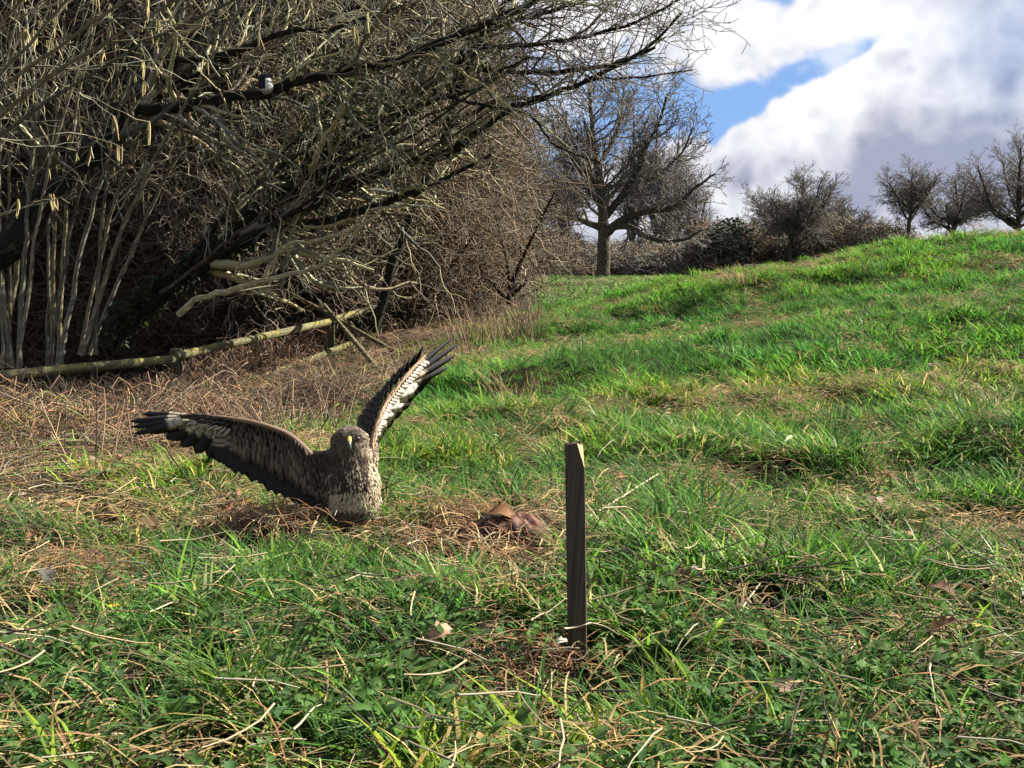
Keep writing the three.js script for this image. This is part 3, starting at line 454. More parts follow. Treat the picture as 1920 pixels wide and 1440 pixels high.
const turfFar = [0, 1, 2].map(() => bladeGeo(28, 0.09, 0.025, 0.085, 0.0065, 1.2, 0.9, () => (rnd() < 0.06 ? tintJ(0.30, 0.25, 0.10, 0.4) : rnd() < 0.3 ? tintJ(0.125, 0.27, 0.028, 0.4) : tintJ(0.068, 0.178, 0.020, 0.7))));
const longG = [0, 1, 2].map(() => bladeGeo(16, 0.03, 0.10, 0.21, 0.0058, 0.8, 0.9, lushTint, 5));
const dryG = [0, 1, 2].map(() => strawGeo(14, 0.06, 0.13, 0.0028, 0.035, strawTint));
const inFrame = (p, m = 0.12) => { const q = p.clone().project(camera); return q.z < 1 && q.x > -1 - m && q.x < 1 + m && q.y > -1 - m * 1.6; };
const dryMap = (x, z) => fbm(x * 1.7 + 11, 3, z * 1.7 + 5, 3);
const hole = (x, z) => { let k = 0; for (const [hx, hz, hr, hh] of hollows) if (hh < 0) k = Math.max(k, Math.exp(-((x - hx) ** 2 + (z - hz) ** 2) / (hr * hr * 0.6))); return k; };
{
  const A = [[], [], [], []], B = [[], [], []], C = [[], [], []], S = [[], [], []];
  const patch = (x, z) => { const f = fbm(x * 0.8 + 2, 7, z * 0.8, 3); return tintJ(mix(1.25, 0.72, sstep(0.3, 0.7, f)), mix(1.1, 0.9, sstep(0.3, 0.7, f)), mix(0.9, 1.05, f), 0.22); };
  const put = (n, z0, z1, fn) => { for (let k = 0; k < n; k++) { const z = -Math.sqrt(rr(z0 * z0, z1 * z1)), x = rs(0.50) * -z * 1.06; const p = V(x, 0, z); p.y = height(x, z) - 0.004; fn(p, x, z, k); } };
  put(11000, 1.3, 5.2, (p, x, z, k) => {
    const sc = x - scrubEdge(z), dry = dryMap(x, z), ho = hole(x, z);
    if (-z < 2.0 && rnd() < 0.62) return;
    if (sc < rs(0.35) - 0.25 && rnd() < 0.84) return;
    const lump = fbm(x * 4.2 + 9, 6, z * 4.2 + 2, 3); if (lump < 0.40 && rnd() < 0.85) return;
    if (ho > 0.45 && rnd() < ho) return;
    if (rnd() < bareShadeAt(x, z) * 1.15) return;
    if (dry > 0.55 && rnd() < 0.65) return;
    A[k % 4].push({ p, ry: rr(0, 6.3), rx: rs(0.25), rz: rs(0.25), s: rr(0.65, 1.35) * mix(0.55, 1.2, sstep(0.40, 0.66, lump)) * (1 - 0.8 * lowAt(x, z)), c: patch(x, z) });
  });
  put(30000, 5.0, 17, (p, x, z, k) => {
    const sc = x - scrubEdge(z), ho = hole(x, z);
    if (sc < rs(0.4) + 0.05 && rnd() < 0.9) return;
    if (ho > 0.5 && rnd() < ho) return;
    const lump = fbm(x * 1.9 + 19, 6, z * 1.9 + 2, 3); if (lump < 0.38 && rnd() < 0.5) return;
    const s = rr(0.6, 1.3) * mix(0.55, 1.3, sstep(0.38, 0.66, lump)) * (dryMap(x, z) > 0.58 ? 0.7 : 1);
    B[k % 3].push({ p, ry: rr(0, 6.3), rx: rs(0.25), rz: rs(0.25), s, c: patch(x, z) });
  });
  put(8500, 1.4, 11, (p, x, z, k) => {
    const m = fbm(x * 1.3 + 40, 2, z * 1.3 + 17, 3);
    if (x - scrubEdge(z) < 0.15 + rs(0.15)) return;
    if (m < 0.50 && rnd() < 0.86) return;
    if (rnd() < lowAt(x, z) * 1.6) return;
    if (rnd() < bareShadeAt(x, z)) return;
    C[k % 3].push({ p, ry: rr(0, 6.3), rx: rs(0.3), rz: rs(0.3), s: rr(0.5, 1.0) * (-z > 5 ? 0.8 : 0.9), c: tintJ(1, 1, 1, 0.2) });
  });
  put(19000, 1.3, 13, (p, x, z, k) => {
    const dry = dryMap(x, z), sc = x - scrubEdge(z);
    const w = sc < 0.35 ? 0.75 : (sstep(0.42, 0.60, dry) * 0.9 + (-z < 3 ? 0.32 : 0.17)) * (-z > 5 ? 0.26 : 1) + 0.6 * bareShadeAt(x, z) + (-z < 5.5 && fbm(x * 4.2 + 9, 6, z * 4.2 + 2, 3) < 0.42 ? 0.35 : 0);
    if (rnd() > w) return;
    p.y += rr(0, 0.03);
    S[k % 3].push({ p, ry: rr(0, 6.3), rx: rs(0.3), rz: rs(0.3), s: rr(0.5, 1.3) * (-z > 6 ? 1.3 : 1), c: tintJ(1, 0.97, 0.95, 0.25) });
  });
  A.forEach((s, q) => scatter('short_grass', turf[q], M.leaf, s, { label: 'short green turf in the near part of the meadow', category: 'grass', group: 'near turf' }));
  B.forEach((s, q) => scatter('bank_grass', turfFar[q], M.leaf, s, { label: 'green grass covering the bank up to its crest', category: 'grass', group: 'bank grass' }));
  C.forEach((s, q) => scatter('long_grass', longG[q], M.leaf, s, { label: 'longer arching green grass scattered over the meadow', category: 'grass', group: 'long meadow grass' }));
  S.forEach((s, q) => scatter('dry_grass', dryG[q], M.straw, s, { label: 'pale dry grass stalks lying among the green', category: 'dry grass', group: 'dry meadow grass' }));
}
// ---------------------------------------------------------------- smooth solids from joined rounded shapes (surface nets)
function blobField(shapes, k) {                              // shapes: {a, b, ra, rb} tapered capsules or {c, r:[x,y,z]} ellipsoids
  const q = V(0, 0, 0), ab = V(0, 0, 0);
  return (x, y, z) => {
    let d = 1e9;
    for (const s of shapes) {
      let e;
      if (s.c) { const X = (x - s.c.x) / s.r[0], Y = (y - s.c.y) / s.r[1], Z = (z - s.c.z) / s.r[2], l = Math.sqrt(X * X + Y * Y + Z * Z); e = (l - 1) * Math.min(...s.r); }
      else { ab.subVectors(s.b, s.a); q.set(x, y, z).sub(s.a); const t = Math.min(1, Math.max(0, q.dot(ab) / ab.lengthSq())); e = q.addScaledVector(ab, -t).length() - mix(s.ra, s.rb, t); }
      const h = Math.max(k - Math.abs(d - e), 0) / k; d = Math.min(d, e) - h * h * k * 0.25;
    }
    return d;
  };
}
function surfaceNet(field, lo, hi, cell) {
  const n = [0, 1, 2].map((i) => Math.ceil((hi.getComponent(i) - lo.getComponent(i)) / cell) + 1), [nx, ny, nz] = n, f = new Float32Array(nx * ny * nz), I = (i, j, k) => (k * ny + j) * nx + i;
  for (let k = 0; k < nz; k++) for (let j = 0; j < ny; j++) for (let i = 0; i < nx; i++) f[I(i, j, k)] = field(lo.x + i * cell, lo.y + j * cell, lo.z + k * cell);
  const vid = new Int32Array(nx * ny * nz).fill(-1), p = [], id = [];
  for (let k = 0; k < nz - 1; k++) for (let j = 0; j < ny - 1; j++) for (let i = 0; i < nx - 1; i++) {
    let sx = 0, sy = 0, sz = 0, m = 0; const g = (a, b, c) => f[I(i + a, j + b, k + c)];
    for (const [a, b, c, A, B, C] of [[0, 0, 0, 1, 0, 0], [0, 1, 0, 1, 1, 0], [0, 0, 1, 1, 0, 1], [0, 1, 1, 1, 1, 1], [0, 0, 0, 0, 1, 0], [1, 0, 0, 1, 1, 0], [0, 0, 1, 0, 1, 1], [1, 0, 1, 1, 1, 1], [0, 0, 0, 0, 0, 1], [1, 0, 0, 1, 0, 1], [0, 1, 0, 0, 1, 1], [1, 1, 0, 1, 1, 1]]) { const u = g(a, b, c), v = g(A, B, C); if ((u < 0) !== (v < 0)) { const t = u / (u - v); sx += mix(a, A, t); sy += mix(b, B, t); sz += mix(c, C, t); m++; } }
    if (m) { vid[I(i, j, k)] = p.length / 3; p.push(lo.x + (i + sx / m) * cell, lo.y + (j + sy / m) * cell, lo.z + (k + sz / m) * cell); }
  }
  for (let k = 1; k < nz - 1; k++) for (let j = 1; j < ny - 1; j++) for (let i = 1; i < nx - 1; i++) {
    const a = f[I(i, j, k)] < 0, face = (q, w) => { const [A, B, C, E] = q; if (w) id.push(A, B, C, A, C, E); else id.push(A, C, B, A, E, C); };
    if (a !== (f[I(i + 1, j, k)] < 0)) face([vid[I(i, j - 1, k - 1)], vid[I(i, j, k - 1)], vid[I(i, j, k)], vid[I(i, j - 1, k)]], a);
    if (a !== (f[I(i, j + 1, k)] < 0)) face([vid[I(i - 1, j, k - 1)], vid[I(i - 1, j, k)], vid[I(i, j, k)], vid[I(i, j, k - 1)]], a);
    if (a !== (f[I(i, j, k + 1)] < 0)) face([vid[I(i - 1, j - 1, k)], vid[I(i, j - 1, k)], vid[I(i, j, k)], vid[I(i - 1, j, k)]], a);
  }
  const g = new THREE.BufferGeometry(); g.setAttribute('position', new THREE.Float32BufferAttribute(p, 3)); g.setIndex(id); g.computeVertexNormals(); return g;
}
function paint(g, fn) { const p = g.attributes.position, n = g.attributes.normal, c = new Float32Array(p.count * 3); for (let i = 0; i < p.count; i++) { const q = fn(p.getX(i), p.getY(i), p.getZ(i), n.getX(i), n.getY(i), n.getZ(i)); c.set([q.r, q.g, q.b], i * 3); } g.setAttribute('color', new THREE.BufferAttribute(c, 3)); return g; }
const plain = (o) => new THREE.MeshPhysicalMaterial({ roughness: 0.8, specularIntensity: 0.35, ...o });

// ---------------------------------------------------------------- the buzzard
reseed(81);
{
  const BD = 2.8, foot = ground(660, 1000), S = BD / F;        // S: metres per photo pixel where the bird stands
  const bird = thing('buzzard', 'brown and cream buzzard on the grass with both wings spread wide open', 'bird', V(at(660, 1000, BD).x, foot.y, at(660, 1000, BD).z));
  const O = bird.position, B = (px, py, dz = 0) => at(px, py, BD - dz).sub(O);
  const inv = (p) => { const w = p.clone().add(O).sub(EYE).applyQuaternion(camera.quaternion.clone().invert()); return [CX - w.x / w.z * F, CY + w.y / w.z * F]; };
  // body, neck and head as one surface
  const E = (px, py, dz, rx, ry, rz) => ({ c: B(px, py, dz), r: [rx * S, ry * S, rz * S] });
  const C = (a, b, ra, rb) => ({ a: B(...a), b: B(...b), ra: ra * S, rb: rb * S });
  const shapes = [E(657, 834, 0.026, 30, 29, 34), E(657, 826, 0.026, 26, 24, 31), E(656, 862, 0.012, 36, 30, 34), C([656, 862, 0.008], [658, 905, 0.0], 36, 50), E(660, 905, -0.005, 49, 48, 49), E(660, 942, -0.010, 48, 48, 51), C([659, 945, -0.015], [657, 992, -0.035], 45, 40), C([655, 960, -0.06], [650, 975, -0.17], 36, 17), C([618, 868, -0.01], [585, 862, -0.005], 24, 15), C([690, 858, -0.012], [701, 838, -0.012], 18, 9), C([690, 945, -0.005], [697, 975, 0.0], 20, 11), C([632, 955, -0.005], [628, 980, 0.0], 22, 13),
    C([640, 818, 0.052], [630, 826, 0.04], 7, 6), C([672, 816, 0.052], [682, 822, 0.04], 7, 6)];
  const fld = blobField(shapes, 0.022), bg = surfaceNet(fld, B(540, 1040, -0.25).min(B(760, 780, 0.1)).setZ(-0.32), B(760, 770, 0.12).max(B(540, 1040, -0.2)).setZ(0.16), 0.006);
  const brown = [0.040, 0.028, 0.019], dark = [0.020, 0.014, 0.010], cream = [0.46, 0.39, 0.25], grey = [0.13, 0.098, 0.07];
  const zone = (p) => {                                        // the colour of one small feather
    const [px, py] = inv(p), r = rnd(), j = 1 + rs(0.25); let c = brown;
    if (p.z < -0.05) c = r < 0.8 ? brown : grey;
    else if (py < 850) c = py < 812 ? (r < 0.55 ? [0.155, 0.12, 0.09] : [0.08, 0.06, 0.043]) : (px > 660 ? (r < 0.65 ? [0.26, 0.205, 0.145] : [0.13, 0.10, 0.07]) : (r < 0.5 ? [0.11, 0.083, 0.058] : [0.065, 0.048, 0.034]));  // sun painted into the face: paler right of the beak, darker left
    else if (px > 688) c = r < 0.42 ? [0.40, 0.34, 0.22] : r < 0.68 ? [0.24, 0.18, 0.115] : brown;
    else if (py < 884) c = Math.abs(px - 662 - (py - 850) * 0.15) < 7 ? (r < 0.7 ? [0.27, 0.22, 0.145] : brown) : (r < 0.18 && px > 640 ? [0.22, 0.16, 0.11] : px < 640 ? [0.045, 0.032, 0.022] : [0.06, 0.042, 0.03]);
    else if (py < 922) c = px < 632 ? (r < 0.38 ? [0.18, 0.14, 0.088] : brown) : Math.abs(px - 664) < 14 ? (r < 0.42 ? [0.26, 0.21, 0.135] : [0.032, 0.023, 0.016]) : (r < 0.16 ? [0.22, 0.17, 0.11] : [0.032, 0.023, 0.016]);
    else if (py < 956) c = px < 618 ? (r < 0.30 ? [0.18, 0.14, 0.088] : brown) : (r < 0.88 ? [0.31, 0.26, 0.165] : [0.20, 0.15, 0.095]);
    else c = r < 0.45 ? [0.13, 0.098, 0.062] : [0.07, 0.05, 0.034];
    return col(c[0] * j, c[1] * j, c[2] * j);
  };
  paint(bg, () => col(0.06, 0.045, 0.03));
  const featherMat = plain({ vertexColors: true, roughness: 0.85, side: THREE.DoubleSide, specularIntensity: 0.25 });
  mesh('body', bg, featherMat, bird);
  {  // small body feathers lying over the body like tiles
    const pos = bg.attributes.position, nor = bg.attributes.normal, n = pos.count, p = [], c = [], id = [];
    const beakP = B(656, 826, 0.075);
    for (let k = 0; k < 13000; k++) {
      const i = Math.floor(rnd() * n), P0 = V(pos.getX(i), pos.getY(i), pos.getZ(i)), N = V(nor.getX(i), nor.getY(i), nor.getZ(i)); P0.addScaledVector(V(rs(1), rs(1), rs(1)).cross(N), 0.003);
      const [px, py] = inv(P0); const head = py < 848 && P0.z > -0.04;
      if (head && P0.distanceTo(beakP) < 0.013) continue;
      if (head && [[671, 824], [643, 826]].some(([ex, ey]) => Math.hypot(px - ex, py - ey) < 8) && N.z > 0) continue;
      let d = head ? P0.clone().sub(beakP).normalize().multiplyScalar(1).add(V(0, -0.35, 0)) : V(rs(0.25), -1, -0.15); d.addScaledVector(N, -d.dot(N)).normalize();
      const L = head ? rr(0.0045, 0.0075) : rr(0.008, 0.0135), W = L * (head ? 0.5 : 0.42), sd = d.clone().cross(N), cc = zone(P0), tipc = cc.clone().multiplyScalar(rr(0.75, 1.1)), lift = head ? 0.10 : 0.17, b = p.length / 3;
      const add = (a, w, h, q) => { const v = P0.clone().addScaledVector(d, a * L).addScaledVector(sd, w * W).addScaledVector(N, h * L + 0.0008); p.push(v.x, v.y, v.z); c.push(q.r, q.g, q.b); };
      add(-0.3, 0, -0.02, cc); add(0.1, -0.5, lift * 0.3, cc); add(0.15, 0, lift * 0.5, cc); add(0.1, 0.5, lift * 0.3, cc); add(0.65, -0.38, lift * 0.9, tipc); add(0.65, 0.38, lift * 0.9, tipc); add(1, 0, lift * 1.1, tipc);
      for (const [x, y, z] of [[0, 1, 2], [0, 2, 3], [1, 4, 2], [2, 5, 3], [2, 4, 6], [2, 6, 5]]) id.push(b + x, b + y, b + z);
    }
    const g = new THREE.BufferGeometry(); g.setAttribute('position', new THREE.Float32BufferAttribute(p, 3)); g.setAttribute('color', new THREE.Float32BufferAttribute(c, 3)); g.setIndex(id); g.computeVertexNormals();
    mesh('plumage', g, featherMat, bird, { kind: 'stuff' });
  }
  // beak, cere, eyes
  const tubeOf = (pts, rad, sides = 10) => { const w = new Wood(), s = smooth(pts, 14); w.tube(s, s.map((_, k) => lerpList(rad.map((r, q) => [q / (rad.length - 1), r]), k / 14)), sides, col(1, 1, 1), true); return w.geo(); };
  mesh('cere', tubeOf([B(656, 819, 0.062), B(655, 824, 0.078), B(655, 829, 0.083)], [0.0045, 0.0052, 0.0048]), plain({ color: col(0.62, 0.44, 0.08), roughness: 0.5 }), bird);
  mesh('beak', tubeOf([B(655, 827, 0.078), B(655, 832, 0.088), B(656, 838, 0.088), B(657, 845, 0.083)], [0.0050, 0.0048, 0.0038, 0.0006]), plain({ color: col(0.10, 0.095, 0.09), roughness: 0.4, specularIntensity: 0.8 }), bird);
  mesh('lower_beak', tubeOf([B(656, 838, 0.068), B(656, 841, 0.078)], [0.005, 0.002]), plain({ color: col(0.16, 0.14, 0.09), roughness: 0.5 }), bird);
  for (const [ex, ey, dz, lab] of [[670, 823, 0.0650], [643, 825, 0.0640]]) { const e = mesh('eye', new THREE.SphereGeometry(0.0068, 16, 12), plain({ color: col(0.012, 0.008, 0.005), roughness: 0.15, specularIntensity: 1 }), bird); e.position.copy(B(ex, ey, dz)); }
  // feathers: a bowed vane with a raised shaft, its pattern in the map
  const vane = (pat, n = 128) => dataTex(n, (u, v) => { const c = pat(u, v, fbm(u * 6, v * 60, 3, 3)); return c.map((q) => Math.pow(Math.min(1, Math.max(0, q)), 1 / 2.2)); });
  const bars = (lo, hi, darkFrom, nb, wid) => vane((u, v, f) => { const e = darkFrom + 0.06 * (noise3(u * 4, 2, nb) - 0.5), w = v + 0.03 * Math.sin(u * 5 + nb) + 0.02 * (f - 0.5), bar = Math.sin(w * nb * 6.283) > wid ? 1 : 0, t = sstep(e - 0.03, e + 0.03, v), edge = Math.abs(u - 0.5) < 0.03 ? 0.8 : 1, base = bar && v > 0.12 ? lo : hi; return [0, 1, 2].map((q) => mix(base[q], [0.012, 0.010, 0.009][q], t) * (0.8 + 0.4 * f) * edge); });
  const pal = [0.27, 0.235, 0.165], bar1 = [0.06, 0.045, 0.03];
  const FM = (t) => plain({ map: t, roughness: 0.75, side: THREE.DoubleSide, specularIntensity: 0.3 });
  const mats = {
    primary: [FM(bars(bar1, pal, 0.44, 7, 0.93)), FM(bars(bar1, pal, 0.40, 6, 0.90)), FM(bars(bar1, [0.42, 0.36, 0.26], 0.42, 8, 0.9))],
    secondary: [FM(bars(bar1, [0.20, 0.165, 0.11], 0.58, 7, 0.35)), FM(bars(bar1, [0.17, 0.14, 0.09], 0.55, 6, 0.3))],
    lit: [FM(bars([0.22, 0.18, 0.13], [0.58, 0.53, 0.44], 0.64, 5, 0.82)), FM(bars([0.20, 0.16, 0.12], [0.54, 0.49, 0.41], 0.60, 4.3, 0.80)), FM(bars([0.24, 0.20, 0.15], [0.60, 0.56, 0.48], 0.56, 5.6, 0.84))],  // flight feathers again, painted brighter as if in sun, for the raised wing
    coverts: [[0.045, 0.034, 0.023], [0.06, 0.046, 0.030], [0.085, 0.066, 0.042], [0.05, 0.038, 0.025]].map((c, q) => FM(vane((u, v, f) => { const tip = sstep(0.45, 0.7, v) * sstep(0.34, 0.12, Math.abs(u - 0.5)); return [0, 1, 2].map((k) => mix(c[k] * (q === 2 ? 1.25 : 1), [0.026, 0.020, 0.014][k], tip) * (0.75 + 0.5 * f)); }, 64))),
    paleCoverts: [0, 1].map((q) => FM(vane((u, v, f) => { const k = Math.abs(u - 0.5) < 0.07 && v > 0.25 ? 0.45 : Math.abs(u - 0.5) > 0.42 ? 0.75 : 1; return [0.50 * k * (0.8 + 0.4 * f), 0.45 * k * (0.8 + 0.4 * f), 0.37 * k * (0.8 + 0.4 * f)]; }, 64))),
    buffCoverts: [0, 1].map((q) => FM(vane((u, v, f) => { const b = Math.sin((v + 0.02 * Math.sin(u * 9)) * 20 + q) > 0.9; const k = b ? 0.4 : 1; return [0.30 * k * (0.8 + 0.4 * f), 0.26 * k * (0.8 + 0.4 * f), 0.18 * k * (0.8 + 0.4 * f)]; }, 64))),
    tan: [0, 1].map((q) => FM(vane((u, v, f) => { const k = sstep(0.7, 0.95, v) * 0.55; return [mix(0.40, 0.13, k) * (0.7 + 0.5 * f), mix(0.28, 0.085, k) * (0.7 + 0.5 * f), mix(0.17, 0.05, k) * (0.7 + 0.5 * f)]; }, 64))),
    upper: [[0.030, 0.022, 0.016], [0.042, 0.030, 0.021]].map((c) => FM(vane((u, v, f) => { const k = (0.7 + 0.6 * f) * (1 + 0.6 * sstep(0.9, 0.98, v)); return c.map((q) => q * k); }, 64))),
  };
  function feather(name, a, b, width, nrm, mat, parent, o = {}) {  // from a to b, its face along nrm
    const L = a.distanceTo(b), Z = b.clone().sub(a).normalize(), N = nrm.clone().addScaledVector(Z, -nrm.dot(Z)).normalize(), X = Z.clone().cross(N), m = o.seg || 8, p = [], uv = [], id = [], tip = o.tip ?? 1.6, th = 0.0006;
    const W = (t) => width * 0.5 * (o.finger ? (t < 0.5 ? mix(0.55, 1, Math.min(1, t * 3)) : mix(1, 0.62, (t - 0.5) * 2)) : mix(0.6, 1, Math.min(1, t * 2.2))) * Math.pow(Math.max(0.0, 1 - Math.pow(t, o.finger ? 9 : 5)), 1 / tip);
    for (let k = 0; k <= m; k++) {
      const t = k / m, w = Math.max(W(t), 0.0004), bow = (o.bow || 0) * L * 4 * t * (1 - t) * 0.25 + (o.curl || 0) * L * t * t;
      for (const [s, h] of [[-1, 0], [0, 0.0018], [1, 0], [0, -th * 2]]) { const v = a.clone().addScaledVector(Z, t * L).addScaledVector(X, s * w + (o.sweep || 0) * L * t * t).addScaledVector(N, bow + h - (s ? 0.12 * w : 0)); p.push(v.x, v.y, v.z); uv.push(0.5 + s * 0.5 * (w / (width * 0.5 + 1e-6)), t); }
      if (k) for (let s = 0; s < 4; s++) { const q = (k - 1) * 4 + s, q2 = (k - 1) * 4 + (s + 1) % 4; id.push(q, q2, q + 4, q2, q2 + 4, q + 4); }
    }
    const g = new THREE.BufferGeometry(); g.setAttribute('position', new THREE.Float32BufferAttribute(p, 3)); g.setAttribute('uv', new THREE.Float32BufferAttribute(uv, 2)); g.setIndex(id); g.computeVertexNormals();
    return mesh(name, g, mat, parent);
  }
  const curve = (list, t) => { const f = t * (list.length - 1), k = Math.min(list.length - 2, Math.floor(f)), u = f - k; return list[k].map((v, q) => mix(v, list[k + 1][q], u)); };
  const wingOf = (lead, label) => { const g = new THREE.Group(); g.name = 'wing'; g.userData = { label }; bird.add(g); const s = smooth(lead, 30), w = new Wood(); w.tube(s, s.map((_, k) => mix(0.009, 0.0028, k / 30)), 8, col(1, 1, 1), true); return [g, w.geo()]; };
  // wing on the left of the photo: face to the camera, shaded
  {
    const lead = [[590, 858, 0.0], [565, 832, 0.02], [539, 811, 0.03], [503, 797, 0.04], [470, 788, 0.04], [434, 782, 0.035], [400, 778, 0.025], [372, 775, 0.01], [335, 776, -0.005]];
    const [wing, g] = wingOf(lead.map((q) => B(q[0], q[1] + 3, q[2])), 'wing spread level to the left with a shaded underside');
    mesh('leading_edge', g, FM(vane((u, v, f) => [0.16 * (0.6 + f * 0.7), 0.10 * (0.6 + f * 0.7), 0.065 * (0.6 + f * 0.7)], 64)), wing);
    const nrm = V(0.0, 0.1, 1);
    const prim = [[[338, 779], [266, 776]], [[341, 781], [243, 790]], [[345, 784], [245, 801]], [[350, 787], [250, 814]], [[357, 790], [283, 813]], [[367, 793], [310, 822]], [[380, 795], [338, 837]], [[394, 797], [366, 851]], [[410, 799], [392, 861]]];
    prim.forEach(([a, b], k) => feather('primary_feather', B(mix(a[0], 420, 0.25), mix(a[1], 790, 0.25), 0.012), B(...b, -0.025 - k * 0.001 + (k < 4 ? 0.012 * k : 0.03)), k < 5 ? 0.021 : 0.044, nrm, mats.primary[k % 3], wing, { finger: k < 5, bow: 0.04 }));
    const sTip = [[410, 866], [432, 882], [463, 898], [503, 920], [540, 939], [574, 955], [612, 974]], sBase = [[424, 798], [450, 804], [490, 812], [530, 828], [565, 850], [592, 872], [606, 884]];
    for (let k = 0; k < 15; k++) { const t = k / 14, a = curve(sBase, t), b = curve(sTip, t); feather('secondary_feather', B(a[0], a[1], 0.016 - k * 0.0003), B(b[0] + rs(3), b[1] + rs(3), 0.02 + 0.01 * Math.sin(t * 3) - k * 0.0009), 0.056, nrm, mats.secondary[k % 2], wing, { bow: 0.03, tip: 2.6 }); }
    // coverts: rows from the flight feathers up to the leading edge
    const rows = [[0.46, 0.30, 32, 0.015, 'coverts', [2, 2, 1]], [0.32, 0.27, 34, 0.013, 'coverts', [2, 1, 2]], [0.20, 0.22, 36, 0.011, 'coverts', [1, 1, 2]], [0.10, 0.19, 36, 0.010, 'coverts', [0, 3, 1]], [0.0, 0.17, 36, 0.010, 'coverts', [3, 0, 3]]];
    const trail = [[610, 972], [574, 954], [540, 938], [503, 919], [463, 897], [432, 880], [395, 858], [350, 838], [310, 818]];
    rows.forEach(([f, len, n, w, kind, ch], ri) => { for (let k = 0; k < n; k++) { const t = (k + 0.5 * (ri % 2)) / n * 0.94, L = curve(lead, t), T = curve(trail, t); const hand = t > 0.62; const a = [mix(L[0], T[0], f), mix(L[1] + 3, T[1], f)], b = [mix(L[0], T[0], Math.min(0.86, f + len)), mix(L[1], T[1], Math.min(0.86, f + len))]; const mat = hand && ri < 3 ? pick(mats.buffCoverts) : mats.coverts[pick(ch)]; if (hand && ri < 2) continue; feather('covert_feather', B(a[0] + rs(2), a[1], L[2] * 0.6 + 0.010 + ri * 0.0022), B(b[0] - (hand ? 14 : 0) + rs(5), b[1] - (hand ? 8 : 0) + rs(5), L[2] * 0.3 + 0.014 + ri * 0.0016), w * (hand ? 0.8 : 1) * rr(0.75, 1.35), V(rs(0.25), rs(0.2), 1), mat, wing, { seg: 5, bow: 0.12, tip: 2 }); } });
    // upper side behind: plain dark brown
    for (let k = 0; k < 16; k++) { const t = k / 15 * 0.9, L = curve(lead, t), T = curve(trail, t); feather('upper_feather', B(L[0], L[1] + 1, L[2] - 0.004), B(mix(L[0], T[0], 0.7), mix(L[1], T[1], 0.7), L[2] * 0.3 - 0.012), 0.034, V(0, 0, -1), pick(mats.upper), wing, { seg: 5, bow: 0.1 }); }
    for (let k = 0; k < 34; k++) { const t = k / 34 * 0.8, L = curve(lead, t), L2 = curve(lead, Math.min(1, t + 0.1)); feather('edge_feather', B(L[0], L[1] + 1, L[2] - 0.004), B(L2[0] + 4, L2[1] + 6, L2[2] + 0.002), 0.013, V(0, 0.9, 0.1), pick(mats.tan), wing, { seg: 4, tip: 2 }); }
  }
  // wing on the right: raised and swept back, leading edge to the camera, underside to the sun
  {
    const lead = [[694, 846, 0.0], [697, 828, 0.0], [703, 806, -0.01], [711, 780, -0.03], [721, 757, -0.055], [738, 733, -0.08], [755, 712, -0.105], [775, 689, -0.14], [798, 666, -0.18]];
    const [wing, g] = wingOf(lead.map((q) => B(...q)), 'wing raised high and back with a sunlit pale underside');
    mesh('leading_edge', g, FM(vane((u, v, f) => [0.34 * (0.6 + f * 0.7), 0.23 * (0.6 + f * 0.7), 0.14 * (0.6 + f * 0.7)], 64)), wing);  // same edge as on the level wing, painted in a sunlit tone
    const nrm = V(0.9, 0.0, 0.42);
    const fing = [[[752, 710, -0.115], [849, 633, -0.285], 0.018], [[751, 716, -0.12], [859, 645, -0.29], 0.022], [[750, 722, -0.125], [856, 665, -0.285], 0.024], [[748, 728, -0.13], [840, 689, -0.27], 0.026]];
    fing.forEach(([a, b, w], k) => feather('primary_feather', B(a[0], a[1], a[2]), B(...b), w, nrm, mats.primary[k % 3], wing, { finger: true, bow: 0.03 }));
    const base = [[699, 834, -0.008], [705, 812, -0.018], [713, 786, -0.038], [722, 765, -0.06], [733, 748, -0.085], [744, 735, -0.105]];
    const tipL = [[709, 822, -0.13], [718, 806, -0.145], [737, 789, -0.16], [754, 772, -0.18], [774, 748, -0.20], [795, 722, -0.225], [814, 703, -0.25]];
    for (let k = 0; k < 15; k++) { const t = k / 14, a = curve(base, t), b = curve(tipL, t); feather(k < 9 ? 'secondary_feather' : 'primary_feather', B(a[0], a[1], a[2] - 0.004), B(b[0] + rs(2.5), b[1] + rs(2.5), b[2]), 0.046, nrm, mats.lit[k % 3], wing, { bow: 0.03 }); }
    // pale coverts with dark shafts along the sunlit underside, tan ones on the leading edge
    [[0.10, 0.26, 26, 0.013]].forEach(([f, len, n, w], ri) => { for (let k = 0; k < n; k++) { const t = mix(0.24, 0.98, (k + 0.5 * ri) / n), L = curve(lead, t), T = curve(tipL, Math.min(1, t * 0.94)); const a = L.map((v, q) => mix(v, T[q], f)), b = L.map((v, q) => mix(v, T[q], f + len)); b[0] += 7 * t; b[1] -= 8 * t; b[0] += rs(1.5); b[1] += rs(1.5); const A = B(...a).addScaledVector(nrm, 0.006 + ri * 0.003), Bb = B(...b).addScaledVector(nrm, 0.007 + ri * 0.002); feather('covert_feather', A, Bb, w, nrm, pick(mats.paleCoverts), wing, { seg: 5, bow: 0.1, tip: 2 }); } });
    for (let k = 0; k < 100; k++) { const t = k / 100 * 0.78, L = curve(lead, t), L2 = curve(lead, Math.min(1, t + 0.07)), o = rs(5); feather('edge_feather', B(L[0] + o, L[1], L[2] + 0.010 - Math.abs(o) * 0.001), B(L2[0] + o * 0.8 + 1, L2[1], L2[2] + 0.012 - Math.abs(o) * 0.001), 0.0065, V(0.3 + o * 0.1, 0.1, 0.9), pick(mats.tan), wing, { seg: 4, tip: 2, bow: 0.05 }); }
